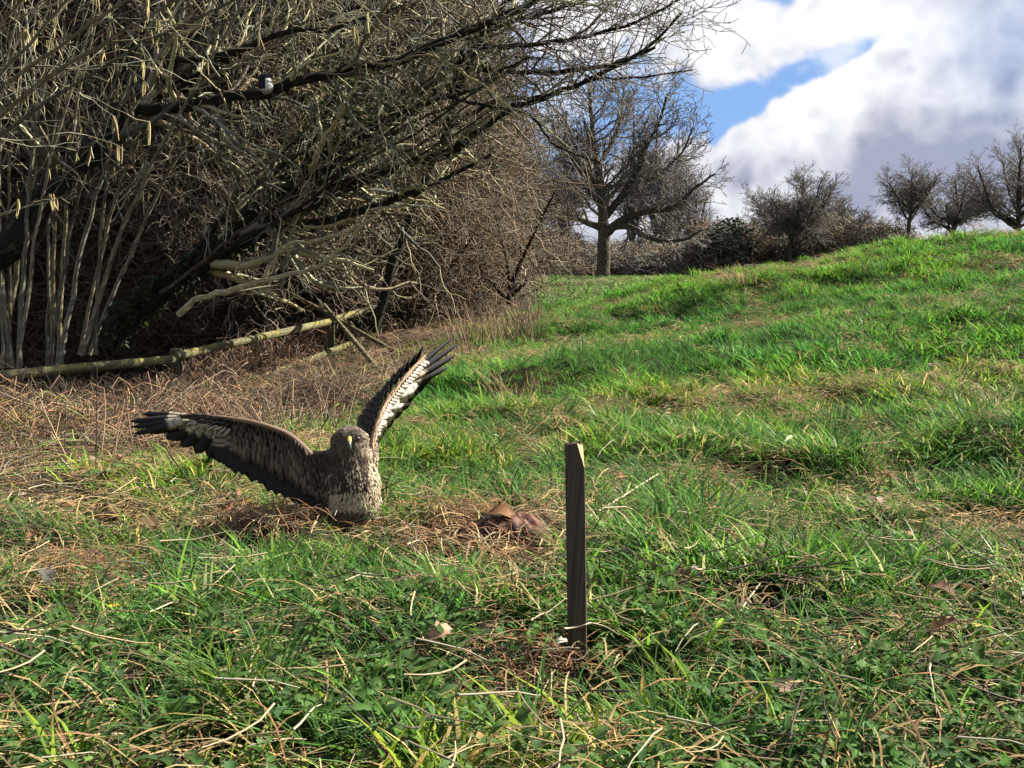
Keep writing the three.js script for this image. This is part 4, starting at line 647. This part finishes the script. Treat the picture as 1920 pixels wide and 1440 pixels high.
    // dark upper side, turned away from the sun
    const upT = [[664, 806, -0.05], [670, 786, -0.07], [683, 766, -0.09], [699, 748, -0.11], [715, 730, -0.13], [732, 710, -0.15], [751, 691, -0.18], [768, 677, -0.20], [788, 661, -0.22]];
    const upN = V(-0.86, 0.1, 0.5);
    for (let row = 0; row < 4; row++) for (let k = 0; k < 15; k++) { const t = k / 14, L = curve(lead, t * 0.97), T = curve(upT, Math.min(1, t + 0.04 + row * 0.035)), f0 = row * 0.2, f1 = Math.min(1, f0 + 0.46); const a = L.map((v, q) => mix(v, T[q], f0)), b = L.map((v, q) => mix(v, T[q], f1)); feather('upper_feather', B(a[0] - 1, a[1], a[2]).addScaledVector(upN, 0.008 - row * 0.002), B(b[0] + rs(1.5), b[1] + rs(2) - 2, b[2]).addScaledVector(upN, 0.006 - row * 0.002), 0.052, upN, pick(mats.upper), wing, { seg: 5, bow: 0.08, tip: 2.8 }); }
  }
  // tail on the ground behind, legs
  const tail = new THREE.Group(); tail.name = 'tail'; bird.add(tail);
  for (let k = 0; k < 9; k++) { const u = k / 8 - 0.5; feather('tail_feather', B(650 + u * 16, 972, -0.15), B(640 + u * 90, 984 + Math.abs(u) * 10, -0.36 + Math.abs(u) * 0.05), 0.036, V(0, 1, 0.3), mats.secondary[k % 2], tail, { bow: 0.03 }); }
  const yellow = plain({ color: col(0.55, 0.38, 0.06), roughness: 0.6 }), claw = plain({ color: col(0.015, 0.013, 0.012), roughness: 0.35 });
  for (const [lx, ly, dz] of [[697, 975, 0.0], [628, 980, 0.0]]) {
    const leg = new THREE.Group(); leg.name = 'leg'; bird.add(leg);
    const a = B(lx, ly, dz), f = a.clone(); f.y = height(a.x + O.x, a.z + O.z) - O.y + 0.008; f.z += 0.012;
    mesh('shank', tubeOf([a, a.clone().lerp(f, 0.5), f], [0.008, 0.0065, 0.007]), yellow, leg);
    for (const an of [-0.55, 0, 0.55, Math.PI]) { const L = Math.abs(an) > 2 ? 0.03 : 0.042, e = f.clone().add(V(Math.sin(an) * L, -0.002, Math.cos(an) * L)), m = f.clone().lerp(e, 0.55).add(V(0, 0.006, 0)); mesh('toe', tubeOf([f, m, e], [0.006, 0.0055, 0.0045], 8), yellow, leg); const c2 = e.clone().add(V(Math.sin(an) * 0.014, -0.007, Math.cos(an) * 0.014)); mesh('talon', tubeOf([e, e.clone().lerp(c2, 0.5).add(V(0, 0.004, 0)), c2], [0.0038, 0.0025, 0.0004], 7), claw, leg); }
  }
}

// ---------------------------------------------------------------- the magpie on the long bough
reseed(91);
{
  const MD = 8.72, S = MD / F, base = at(499, 172, MD), t = thing('magpie', 'black and white magpie perched on the long dark bough', 'bird', base), B = (px, py, dz = 0) => at(px, py, MD - dz).sub(base);
  const f = blobField([{ c: B(495, 147, 0.01), r: [9.5 * S, 9 * S, 10 * S] }, { a: B(496, 152, 0.0), b: B(499, 165, 0), ra: 9 * S, rb: 10.5 * S }, { c: B(500, 161, 0.0), r: [11.5 * S, 13 * S, 12 * S] }], 0.03);
  const g = surfaceNet(f, B(475, 182, 0).setZ(-0.1), B(525, 125, 0).setZ(0.12), 0.006);
  const bc = B(504, 163);
  paint(g, (x, y, z, nx) => { const w = x > B(500, 160).x && y < B(500, 148).y && y > B(500, 170).y; return w ? col(0.50, 0.48, 0.44) : y < B(500, 168).y ? col(0.3, 0.29, 0.27) : col(0.008, 0.009, 0.013); });
  const bl = plain({ color: col(0.008, 0.009, 0.014), roughness: 0.45 });
  mesh('body', g, plain({ vertexColors: true, roughness: 0.7 }), t);
  const w = (pts, rad) => { const q = new Wood(), s = smooth(pts, 10); q.tube(s, s.map((_, k) => lerpList(rad.map((r, i) => [i / (rad.length - 1), r]), k / 10)), 8, col(1, 1, 1), true); return q.geo(); };
  mesh('beak', w([B(493, 147, 0.045), B(492, 148, 0.075)], [0.009, 0.001]), bl, t);
  mesh('wing', w([B(491, 152, 0.015), B(489, 160, 0.012), B(491, 170, -0.02)], [0.018, 0.028, 0.004]), bl, t);
  mesh('tail', w([B(500, 168, -0.02), B(503, 180, -0.07), B(506, 194, -0.13)], [0.016, 0.014, 0.010]), bl, t);
  for (const x of [497, 503]) mesh('leg', w([B(x, 168, 0.01), B(x, 175, 0.012)], [0.0045, 0.004]), bl, t);
  for (const [x, z] of [[491, 0.045], [499, 0.045]]) { const e = mesh('eye', new THREE.SphereGeometry(0.005, 8, 6), bl, t); e.position.copy(B(x, 145, z)); }
}

// ---------------------------------------------------------------- the wooden stake
reseed(95);
{
  const SD = 1.93, base = ground(1079, 1215), t = thing('stake', 'dark weathered wooden stake with a split pale top standing in the grass', 'stake', base);
  const q = (px, py, dz) => at(px, py, SD - dz).sub(base), th = 0.026, pts = [];
  for (const [px, py, z] of [[1065, 1240, 0], [1099, 1240, 0], [1067, 1240, -th], [1101, 1240, -th], [1064, 1080, 0.001], [1098, 1080, 0.001], [1059, 835, 0], [1060, 829, -th], [1082, 831, 0], [1096, 878, 0], [1093, 836, -th], [1097, 890, -th], [1080, 829, -th * 0.6]]) pts.push(q(px, py, z));
  const g = new ConvexGeometry(pts), pa = g.attributes.position, uv = new Float32Array(pa.count * 2), c = new Float32Array(pa.count * 3), na = g.attributes.normal;
  const splitN = (i) => na.getX(i) > 0.5 && pa.getY(i) > q(1095, 900, 0).y && na.getZ(i) > 0.25;
  for (let i = 0; i < pa.count; i++) { uv[2 * i] = (pa.getX(i) + pa.getZ(i) * 0.7) * 16; uv[2 * i + 1] = pa.getY(i) * 2.2; }
  for (let i = 0; i < pa.count; i += 3) { const fresh = [0, 1, 2].every((k) => splitN(i + k)); for (let k = 0; k < 3; k++) c.set(fresh ? [0.80, 0.60, 0.36] : [0.15, 0.125, 0.10], (i + k) * 3); }
  g.setAttribute('uv', new THREE.BufferAttribute(uv, 2)); g.setAttribute('color', new THREE.BufferAttribute(c, 3));
  const wt = dataTex(512, (u, v) => { const a = fbm(u * 26 + 1.5 * fbm(u * 3, v * 2, 7, 3), v * 1.6, 2, 5), k = 0.38 + 0.42 * a + 0.12 * fbm(u * 60, v * 30, 1, 2); return [k, k * 0.96, k * 0.90]; });
  mesh('shaft', g, plain({ map: wt, bumpMap: wt, bumpScale: 0.003, vertexColors: true, roughness: 0.92, specularIntensity: 0.2 }), t);
  for (const [a, b] of [[[1064, 831, -0.004], [1057, 829, 0.004]], [[1086, 832, -0.018], [1088, 826, -0.014]], [[1070, 832, -0.006], [1072, 828, -0.004]]]) { const w = new Wood(); w.tube([q(...a), q((a[0] + b[0]) / 2, (a[1] + b[1]) / 2, a[2]), q(...b)], [0.003, 0.0022, 0.0006], 4, col(0.14, 0.11, 0.075), true); mesh('splinter', w.geo(), M.twig, t); }
  // a dry stalk caught round the foot
  stick('grass_stalk', 'pale dry stalk bent round the foot of the wooden stake', 'stalk', [at(1058, 1178, SD - 0.03), at(1066, 1178, SD - 0.012), at(1082, 1176, SD - 0.006), at(1098, 1171, SD - 0.010), at(1108, 1168, SD + 0.01), at(1135, 1175, SD + 0.02), at(1160, 1190, SD)], [0.0017, 0.0010], col(0.38, 0.32, 0.2), M.twig);
}

// ---------------------------------------------------------------- weeds, leaves, stalks and small things in the grass
reseed(101);
function leafGeo(L, W, teeth, droop, tint) {                 // a toothed leaf folded along its midrib
  const p = [], c = [], id = [], m = teeth * 2; const t0 = tint();
  for (let k = 0; k <= m; k++) { const t = k / m, y = droop * L * (t * 1.2 - 1.5 * t * t); p.push(0, y, t * L); c.push(t0.r * 1.25, t0.g * 1.15, t0.b * 1.25); }
  for (const s of [-1, 1]) { const b = p.length / 3; for (let k = 0; k <= m; k++) { const t = k / m, w = W * 0.5 * Math.pow(Math.sin(Math.PI * Math.min(0.999, 0.06 + t * 0.94)), 0.75) * (k % 2 ? 1.12 : 0.72), y = droop * L * (t * 1.2 - 1.5 * t * t) + w * 0.35 + rs(0.05) * W; p.push(s * w, y, t * L + (k % 2 ? 0.05 * L : 0)); c.push(t0.r, t0.g, t0.b); } for (let k = 0; k < m; k++) { if (s > 0) id.push(k, k + 1, b + k, b + k, k + 1, b + k + 1); else id.push(k, b + k, k + 1, b + k, b + k + 1, k + 1); } }
  const g = new THREE.BufferGeometry(); g.setAttribute('position', new THREE.Float32BufferAttribute(p, 3)); g.setAttribute('color', new THREE.Float32BufferAttribute(c, 3)); g.setIndex(id); g.computeVertexNormals(); return g;
}
const weedTint = () => tintJ(0.060, 0.125, 0.022, 0.35);
const leafKinds = [0, 1, 2, 3, 4].map((k) => leafGeo(1, rr(0.5, 0.8), 4 + (k % 3), rr(0.2, 0.5), weedTint));
// a mat of small leaves close to the camera
{
  const sprigs = [0, 1, 2].map(() => { const gs = []; for (let k = 0; k < 7; k++) { const g = leafGeo(rr(0.018, 0.036), rr(0.011, 0.022), 3, rr(0.1, 0.6), weedTint); g.rotateX(rr(-0.9, 0.1)); g.rotateY(rr(0, 6.3)); g.translate(rs(0.03), rr(0.01, 0.055), rs(0.03)); gs.push(g); } return mergeGeometries(gs); });
  const s = [[], [], []];
  for (let k = 0; k < 9000; k++) { const z = -Math.sqrt(rr(1.5, 16)), x = rs(0.52) * -z, near = sstep(2.3, 1.6, -z) * 1.0, m = fbm(x * 2.1 + 60, 1, z * 2.1, 3); if (rnd() > (m > 0.5 ? 0.9 : 0.2) * (0.05 + near)) continue; const p = V(x, height(x, z), z); s[k % 3].push({ p, ry: rr(0, 6.3), rx: rs(0.3), rz: rs(0.3), s: rr(0.6, 1.25), c: tintJ(1, 1, 1, 0.3) }); }
  s.forEach((q, k) => scatter('leafy_ground_cover', sprigs[k], M.leaf, q, { label: 'mat of small leafy weeds in the grass close to the camera', category: 'ground cover', group: 'leafy ground cover' }));
  const deadG = [0, 1, 2].map(() => leafGeo(0.05, 0.034, 4, rr(0.3, 0.9), () => tintJ(0.17, 0.10, 0.055, 0.3)));
  const d = [[], [], []];
  for (let k = 0; k < 1700; k++) { const z = -rr(1.5, 9), x = k % 4 ? scrubEdge(z) - rr(-0.3, 2.2) * rnd() : rs(0.5) * -z; if (Math.abs(x) > 0.6 * -z + 0.3) continue; d[k % 3].push({ p: V(x, height(x, z) + rr(0.0, 0.05), z), rx: rs(0.9), ry: rr(0, 6.3), rz: rs(0.6), s: rr(0.5, 1.2), c: rnd() < 0.2 ? tintJ(2.0, 2.2, 2.6, 0.2) : tintJ(1, 1, 1, 0.4) }); }
  d.forEach((q, k) => scatter('leaf_litter', deadG[k], M.straw, q, { label: 'brown dead leaves lying among brambles and grass', category: 'dead leaves', group: 'leaf litter' }));
  const tg = [0, 1].map(() => { const w = new Wood(); for (let k = 0; k < 6; k++) { const p = V(rs(0.08), rr(0.01, 0.06), rs(0.08)), dd = V(rs(1), rs(0.15), rs(1)).normalize(), pts = [p.clone()]; for (let q = 0; q < 4; q++) { dd.add(V(rs(0.25), rs(0.2), rs(0.25))).normalize(); p.addScaledVector(dd, rr(0.012, 0.03)); p.y = Math.max(0.004, p.y); pts.push(p.clone()); } w.tube(pts, pts.map((_, q) => 0.0014 - q * 0.0002), 4, pick([tintJ(0.05, 0.036, 0.025, 0.3), tintJ(0.11, 0.07, 0.05, 0.3), tintJ(0.30, 0.24, 0.15, 0.3)])); } return w.geo(); });
  const t = [[], []];
  for (let k = 0; k < 330; k++) { const z = -Math.sqrt(rr(1.6, 16)), x = rs(0.54) * -z; const e = x - scrubEdge(z); if (e > 0.5 && -z > 2.6 && rnd() < 0.8) continue; t[k % 2].push({ p: V(x, height(x, z) + rr(0, 0.02), z), ry: rr(0, 6.3), rx: rs(0.15), rz: rs(0.15), s: rr(0.6, 1.6) }); }
  t.forEach((q, k) => scatter('twig_litter', tg[k], M.twig, q, { label: 'thin fallen twigs scattered over the near grass', category: 'twigs', group: 'twig litter' }));
  // upright dry stems where the scrub meets the foot of the bank
  const sg = [0, 1, 2].map(() => { const w = new Wood(); for (let k = 0; k < 7; k++) { const p = V(rs(0.12), 0, rs(0.12)), dd = V(rs(0.8), 1, rs(0.8)).normalize(), pts = [p.clone()], h = rr(0.08, 0.36); for (let q = 0; q < 4; q++) { dd.add(V(rs(0.14), 0, rs(0.14))).normalize(); p.addScaledVector(dd, h / 4); pts.push(p.clone()); } w.tube(pts, pts.map((_, q) => 0.0034 - q * 0.0005), 3, pick([tintJ(0.30, 0.22, 0.13, 0.3), tintJ(0.20, 0.13, 0.085, 0.3), tintJ(0.08, 0.055, 0.035, 0.3)])); } return w.geo(); });
  const u = [[], [], []];
  for (let k = 0; k < 230; k++) { const z = -rr(4.0, 12.5), x = scrubEdge(z) + rr(-1.6, 0.45) * (0.4 + 0.6 * sstep(3, 8, -z)); u[k % 3].push({ p: V(x, height(x, z) - 0.01, z), ry: rr(0, 6.3), s: rr(0.5, 1.15) }); }
  for (let k = 0; k < 60; k++) { const g = ground(rr(860, 1010), rr(590, 660)); u[k % 3].push({ p: g, ry: rr(0, 6.3), s: rr(0.6, 1.3) }); }
  u.forEach((q, k) => scatter('dry_stems', sg[k], M.twig, q, { label: 'tan upright dry stems where scrub meets the grass', category: 'dry stems', group: 'upright dry stems' }));
}
function weed(px, py, n, L, label, group, tint = 1) {
  const g = ground(px, py), t = thing('weed', label, 'weed', g, group);
  for (let k = 0; k < n; k++) { const m = mesh('leaf', pick(leafKinds), M.leaf, t); m.rotation.set(-rr(0.15, 0.95), k / n * 6.283 + rs(0.5), rs(0.3), 'YXZ'); m.scale.set(L * rr(0.7, 1.15), L, L * rr(0.7, 1.2)); m.position.set(rs(0.008), rr(0.015, 0.05), rs(0.008)); }
  return t;
}
weed(390, 892, 5, 0.075, 'bright green leafy weed on bare scrub below the level wing', undefined);
weed(205, 905, 4, 0.075, 'single clump of broad green leaves at the far left in brown scrub');
weed(715, 1295, 9, 0.062, 'spreading weed with toothed leaves, largest clump left of the stake foot');
weed(1262, 1262, 10, 0.058, 'spreading toothed weed right of the stake below the yellow flower');
weed(1235, 1210, 7, 0.045, 'small weed beside the yellow flower right of the stake');
weed(780, 1330, 7, 0.06, 'broad-leaved weed just right of the largest clump left of the stake');
const WEED_LABELS = ["small weed in the lit grass below and left of the buzzard's breast", 'small weed left of the vertical dark stem near the bottom', 'small weed between the dead brown leaf and the stake', 'weed in the grass just left of the stake foot', 'small weed touching the right side of the stake above its foot', 'weed in the shade above the yellow flower right of the stake', 'weed below the elbow-bent stalk', 'weed at the bottom right of the spreading weed', 'tiny weed in the grass under the long level twig', 'weed at the right edge beside the dead oak leaf', 'weed at the far left edge in short grass', 'weed near the bottom left beside the short upright stem', 'weed at the very bottom centre left of the stem', 'weed at the very bottom right of the stem', 'weed at the very bottom under the long curving straw', 'weed at the very bottom left', 'weed at the very bottom right under the brown stem', 'weed at the very bottom below the vertical dark stem', 'weed just right of the thin upright stem at the stake', 'weed at the bottom below the spreading weed right of the stake', 'tiny weed left of the stake in shade', 'tiny weed below the long straw pointing to the dark lump', 'weed in the bottom right corner'];
const WEEDS = [[600, 1225, 7, 0.045], [455, 1240, 7, 0.04], [830, 1210, 7, 0.045], [905, 1245, 7, 0.045], [1110, 1130, 5, 0.045], [1335, 1170, 7, 0.045], [1440, 1240, 7, 0.05], [1500, 1290, 8, 0.05], [1620, 1180, 6, 0.04], [1880, 1170, 6, 0.045], [60, 1215, 6, 0.045], [300, 1300, 7, 0.045], [960, 1390, 8, 0.055], [1210, 1390, 8, 0.055], [1500, 1400, 8, 0.05], [330, 1400, 8, 0.05], [1760, 1390, 8, 0.05], [600, 1400, 8, 0.055], [1140, 1300, 7, 0.045], [1380, 1330, 8, 0.05], [1000, 1160, 6, 0.04], [640, 1165, 6, 0.04], [1850, 1320, 7, 0.05]];
WEEDS.forEach(([px, py, n, L], k) => weed(px, py, n, L, WEED_LABELS[k], 'toothed weeds in the foreground'));

// tussocks one can pick out
const tuss = (px, py, n, R, h0, h1, label, tint = lushTint) => { const g = ground(px, py); const m = mesh('grass_tussock', bladeGeo(n, R, h0, h1, 0.0046, 0.75, 0.8, tint, 5), M.leaf); m.position.copy(g); m.userData = { label, category: 'grass tussock' }; };
tuss(490, 1082, 300, 0.14, 0.06, 0.135, 'dense dark green grass tussock in front of the level wing');
tuss(640, 1078, 90, 0.10, 0.04, 0.075, 'shorter green grass tuft right in front of the buzzard');
tuss(1300, 1020, 150, 0.07, 0.12, 0.25, 'tall arching grass tussock right of the stake at its mid height');
tuss(1430, 1030, 90, 0.06, 0.09, 0.17, 'smaller green tussock right of the tall arching one');
tuss(1700, 1060, 110, 0.09, 0.09, 0.18, 'loose green tussock in the lower right of the meadow');
tuss(1880, 940, 160, 0.10, 0.08, 0.16, 'bright green tussock at the right edge of the photo');
tuss(430, 1300, 110, 0.05, 0.06, 0.12, 'small yellowish green tussock near the bottom left', () => tintJ(0.10, 0.17, 0.02, 0.4));
const dryTint = () => (rnd() < 0.7 ? tintJ(0.30, 0.20, 0.11, 0.35) : tintJ(0.10, 0.06, 0.035, 0.4));
tuss(960, 745, 150, 0.20, 0.10, 0.22, 'brown dry grass tussock beside a dark hollow in the middle distance', dryTint);
tuss(1830, 770, 130, 0.14, 0.07, 0.15, 'pale bleached grass tussock at the right in the middle distance', () => tintJ(0.5, 0.42, 0.26, 0.3));
tuss(1395, 535, 90, 0.22, 0.12, 0.30, 'brown dead weed clump standing on the bank slope', dryTint);
tuss(1660, 905, 120, 0.14, 0.04, 0.10, 'yellow straw tuft in the meadow right of the dark hollow', strawTint);

// stalks and twigs
const G = (px, py, lift = 0) => { const g = ground(px, py + lift), d = g.clone().sub(EYE).dot(V(0, Math.sin(PITCH), -Math.cos(PITCH))); return at(px, py, d * 0.995); };
const pale = col(0.50, 0.42, 0.27), tan = col(0.30, 0.21, 0.12), darkS = col(0.035, 0.026, 0.02);
for (const [label, r, c, ...q] of [
  ['long pale stalk leaning up to the right from behind the stake', 0.0042, pale, [1040, 1010, 6], [1100, 972, 14], [1165, 932, 26], [1235, 888, 40]],
  ['pale stalk sharply bent like an elbow right of the stake', 0.0026, pale, [1445, 1222, 4], [1374, 1172, 22], [1395, 1135, 40], [1425, 1094, 60]],
  ['long pale straw curving down toward the bottom right', 0.0026, pale, [1500, 1345, 4], [1512, 1300, 8], [1560, 1255, 8], [1605, 1205, 8]],
  ['dark thin twig lying level across the grass right of the stake', 0.0028, darkS, [1330, 1145, 6], [1430, 1132, 12], [1530, 1108, 16], [1670, 1075, 10]],
  ['dark twig pointing at the stake from the right', 0.003, darkS, [1190, 1108, 6], [1260, 1098, 12], [1345, 1082, 10]],
  ['thin dark upright stem directly in front of the stake foot', 0.0026, darkS, [1076, 1350, 0], [1076, 1290, 60], [1078, 1205, 145]],
  ['thin dark upright stem near the bottom below the buzzard', 0.0024, darkS, [561, 1310, 0], [562, 1260, 50], [560, 1205, 105]],
  ['short dark upright stem near the bottom left corner', 0.0024, darkS, [286, 1335, 0], [284, 1300, 35], [283, 1280, 55]],
  ['tall dark vertical stem in the scrub at the left', 0.0022, darkS, [179, 905, 0], [181, 800, 105], [182, 680, 225]],
  ['dark stem slanting down right below the level wing', 0.0036, darkS, [395, 965, 0], [345, 890, 60], [300, 825, 110]],
  ['pale broken stalk leaning left in the scrub at the left', 0.004, pale, [165, 918, 0], [132, 880, 30], [96, 838, 60]],
  ['long pale stalk leaning left above the broken one', 0.0045, pale, [165, 880, 0], [128, 815, 50], [92, 748, 100]],
  ['pale stalk arching to the tip of the level wing', 0.0042, pale, [128, 828, 0], [150, 810, 16], [185, 804, 26], [240, 808, 10]],
  ['long brown stem lying across the scrub toward the wing', 0.005, tan, [200, 712, 0], [300, 690, 20], [360, 676, 26], [420, 655, 24]],
  ['reddish upright broken stem above the level wing', 0.006, col(0.34, 0.2, 0.13), [330, 772, 0], [338, 745, 27], [345, 728, 44]],
  ['white stalk lying in the grass left of the buzzard', 0.0026, col(0.6, 0.56, 0.46), [318, 952, 4], [370, 944, 8], [425, 943, 6]],
  ['second white stalk lower, at the edge of the wing shadow', 0.0024, col(0.6, 0.56, 0.46), [352, 982, 4], [385, 972, 6], [425, 965, 4]],
  ['bent straw lying at the lower left', 0.0026, pale, [300, 1196, 4], [350, 1208, 8], [420, 1204, 8], [462, 1175, 10]],
  ['pair-like long straw beneath the bent one at the lower left', 0.0026, pale, [430, 1222, 4], [500, 1218, 8], [560, 1214, 8], [640, 1218, 6]],
  ['long straw pointing up right toward the dark lump', 0.0026, pale, [600, 1175, 4], [650, 1140, 12], [700, 1108, 12]],
  ['thin pink stem lying near the bottom centre', 0.0022, col(0.30, 0.12, 0.10), [945, 1288, 4], [985, 1300, 8], [1020, 1312, 6]],
  ['long brown stem lying low across the bottom right', 0.003, tan, [1490, 1278, 4], [1600, 1290, 8], [1720, 1302, 8], [1800, 1296, 4]],
  ['brown stem slanting down right at the far lower right', 0.0026, tan, [1690, 1090, 10], [1770, 1170, 20], [1850, 1260, 6]],
  ['brown stem slanting down right just right of the stake foot', 0.0024, tan, [1210, 1225, 20], [1240, 1265, 20], [1270, 1305, 4]],
]) stick('stalk', label, 'stalk', q.map((a) => G(...a)), [r, r * 0.55], c, M.twig);

// dead leaves, pale bits and flowers
{
  const sg = [0, 1].map(() => strawGeo(16, 0.05, 0.10, 0.0026, 0.04, () => (rnd() < 0.6 ? tintJ(0.20, 0.11, 0.055, 0.4) : rnd() < 0.5 ? tintJ(0.09, 0.05, 0.03, 0.4) : tintJ(0.40, 0.30, 0.15, 0.3)))), s = [[], []];
  for (const [px, py, rx, n] of [[900, 1015, 0.17, 150], [500, 990, 0.16, 70], [180, 1090, 0.13, 50], [1010, 890, 0.1, 30], [1010, 1310, 0.13, 60]]) { const c = ground(px, py); for (let k = 0; k < n; k++) { const x = c.x + rs(rx) * Math.sqrt(rnd()) * 1.2, z = c.z + rs(rx) * 0.75; s[k % 2].push({ p: V(x, height(x, z) + rr(0, 0.025), z), ry: rr(0, 6.3), rx: rs(0.35), rz: rs(0.35), s: rr(0.6, 1.2) }); } }  // brown clumps below the level wing also stand in for its shade
  s.forEach((q, k) => scatter('brown_thatch', sg[k], M.straw, q, { label: 'flattened reddish-brown dead grass in bare patches of the turf', category: 'dead grass', group: 'brown thatch' }));
}
const oneLeaf = (label, px, py, L, W, c, rx, ry, rz, lift = 0.02) => { const m = mesh('dead_leaf', leafGeo(L, W, 4, 0.5, () => col(...c)), M.straw); m.position.copy(ground(px, py)).add(V(0, lift, 0)); m.rotation.set(rx, ry, rz, 'YXZ'); m.userData = { label, category: 'leaf' }; };
oneLeaf('large brown dead oak leaf at the lower right', 1745, 1232, 0.062, 0.045, [0.16, 0.075, 0.035], -0.9, 0.9, 0.3, 0.03);
oneLeaf('brown curled dead leaf below and left of the buzzard', 585, 1185, 0.045, 0.036, [0.20, 0.11, 0.035], -0.8, 0.4, 0.2);
oneLeaf('pale grey dead leaf hanging right of the stake', 1300, 1095, 0.04, 0.022, [0.42, 0.36, 0.34], 1.0, 0.4, 0.3, 0.04);
oneLeaf('pale ribbed dry leaf at the left in shade', 92, 1122, 0.05, 0.034, [0.36, 0.34, 0.28], -1.1, 0.2, 0.1, 0.025);
oneLeaf('small white curled leaf above the bent straw', 345, 1118, 0.026, 0.022, [0.7, 0.66, 0.55], -1.0, 1.0, 0.4, 0.03);
oneLeaf('white leaf fragment just left of the stake foot', 1035, 1248, 0.03, 0.018, [0.5, 0.5, 0.42], -0.3, 1.6, 0.5, 0.035);
oneLeaf('pale leaf lying at the bottom centre', 1050, 1335, 0.035, 0.016, [0.55, 0.52, 0.36], -0.2, 1.3, 0.2, 0.02);
oneLeaf('pale narrow leaf blade in the middle of the meadow', 1468, 862, 0.10, 0.016, [0.50, 0.58, 0.30], -0.2, 2.4, 0.2, 0.05);
oneLeaf('green narrow leaf at the bottom right of the stake weed', 1335, 1240, 0.06, 0.018, [0.20, 0.32, 0.03], -0.5, 2.6, 0.3, 0.04);
const petalMat = new THREE.MeshPhysicalMaterial({ color: col(0.85, 0.62, 0.02), roughness: 0.5, side: THREE.DoubleSide });
const petal = (() => { const g = leafGeo(0.013, 0.006, 2, 0.2, () => col(1, 1, 1)); return g; })();
for (const [px, py, label] of [[215, 1180, 'yellow flower at the left in short grass'], [1200, 1240, 'yellow flower right of the stake foot'], [1832, 1218, 'yellow flower at the lower right by the dead oak leaf']]) {
  const g = ground(px, py), t = thing('yellow_flower', label, 'flower', g);
  const st = new Wood(); st.tube([V(0, 0, 0), V(0.002, 0.02, 0), V(0, 0.042, 0.002)], [0.0012, 0.0011, 0.001], 5, col(0.06, 0.1, 0.02)); mesh('stem', st.geo(), M.twig, t);
  for (let k = 0; k < 8; k++) { const m = mesh('petal', petal, petalMat, t); m.position.set(0, 0.043, 0.002); m.rotation.set(-0.35, k / 8 * 6.283, 0, 'YXZ'); }
}
// the dark lump in the dry stalks left of the stake
{
  const c = ground(945, 1035), t = thing('dark_lump', 'dark reddish-brown lump among dry stalks, left of the stake', 'lump', c);
  const f = blobField([{ c: V(0, 0.02, 0), r: [0.055, 0.035, 0.045] }, { c: V(-0.05, 0.012, 0.0), r: [0.045, 0.025, 0.04] }, { c: V(0.05, 0.015, -0.01), r: [0.04, 0.032, 0.04] }, { c: V(-0.11, 0.005, 0.01), r: [0.05, 0.022, 0.04] }], 0.03);
  const g = surfaceNet((x, y, z) => f(x, y, z) + 0.012 * (fbm(x * 60, y * 60, z * 60, 3) - 0.5), V(-0.2, -0.04, -0.08), V(0.13, 0.08, 0.08), 0.004);
  paint(g, (x, y, z) => { const k = fbm(x * 90 + 5, y * 90, z * 90, 3); return k > 0.55 ? col(0.12, 0.055, 0.03) : x > 0 ? col(0.035, 0.012, 0.010) : col(0.028, 0.018, 0.012); });
  g.scale(1.25, 1.7, 1.2); mesh('lump', g, plain({ vertexColors: true, roughness: 0.7 }), t);
  const s = strawGeo(150, 0.13, 0.14, 0.0030, 0.06, () => (rnd() < 0.6 ? tintJ(0.22, 0.11, 0.05, 0.4) : tintJ(0.42, 0.30, 0.15, 0.3))); const sm = mesh('dry_stalks', s, M.straw, t, { kind: 'stuff' }); sm.position.set(-0.05, 0.012, 0);
  const lf = mesh('curled_leaf', leafGeo(0.07, 0.045, 3, 0.6, () => col(0.16, 0.085, 0.035)), M.straw, t); lf.position.set(-0.035, 0.10, 0.01); lf.rotation.set(0.2, 1.6, 0.5, 'YXZ');
}
renderer.render(scene, camera);
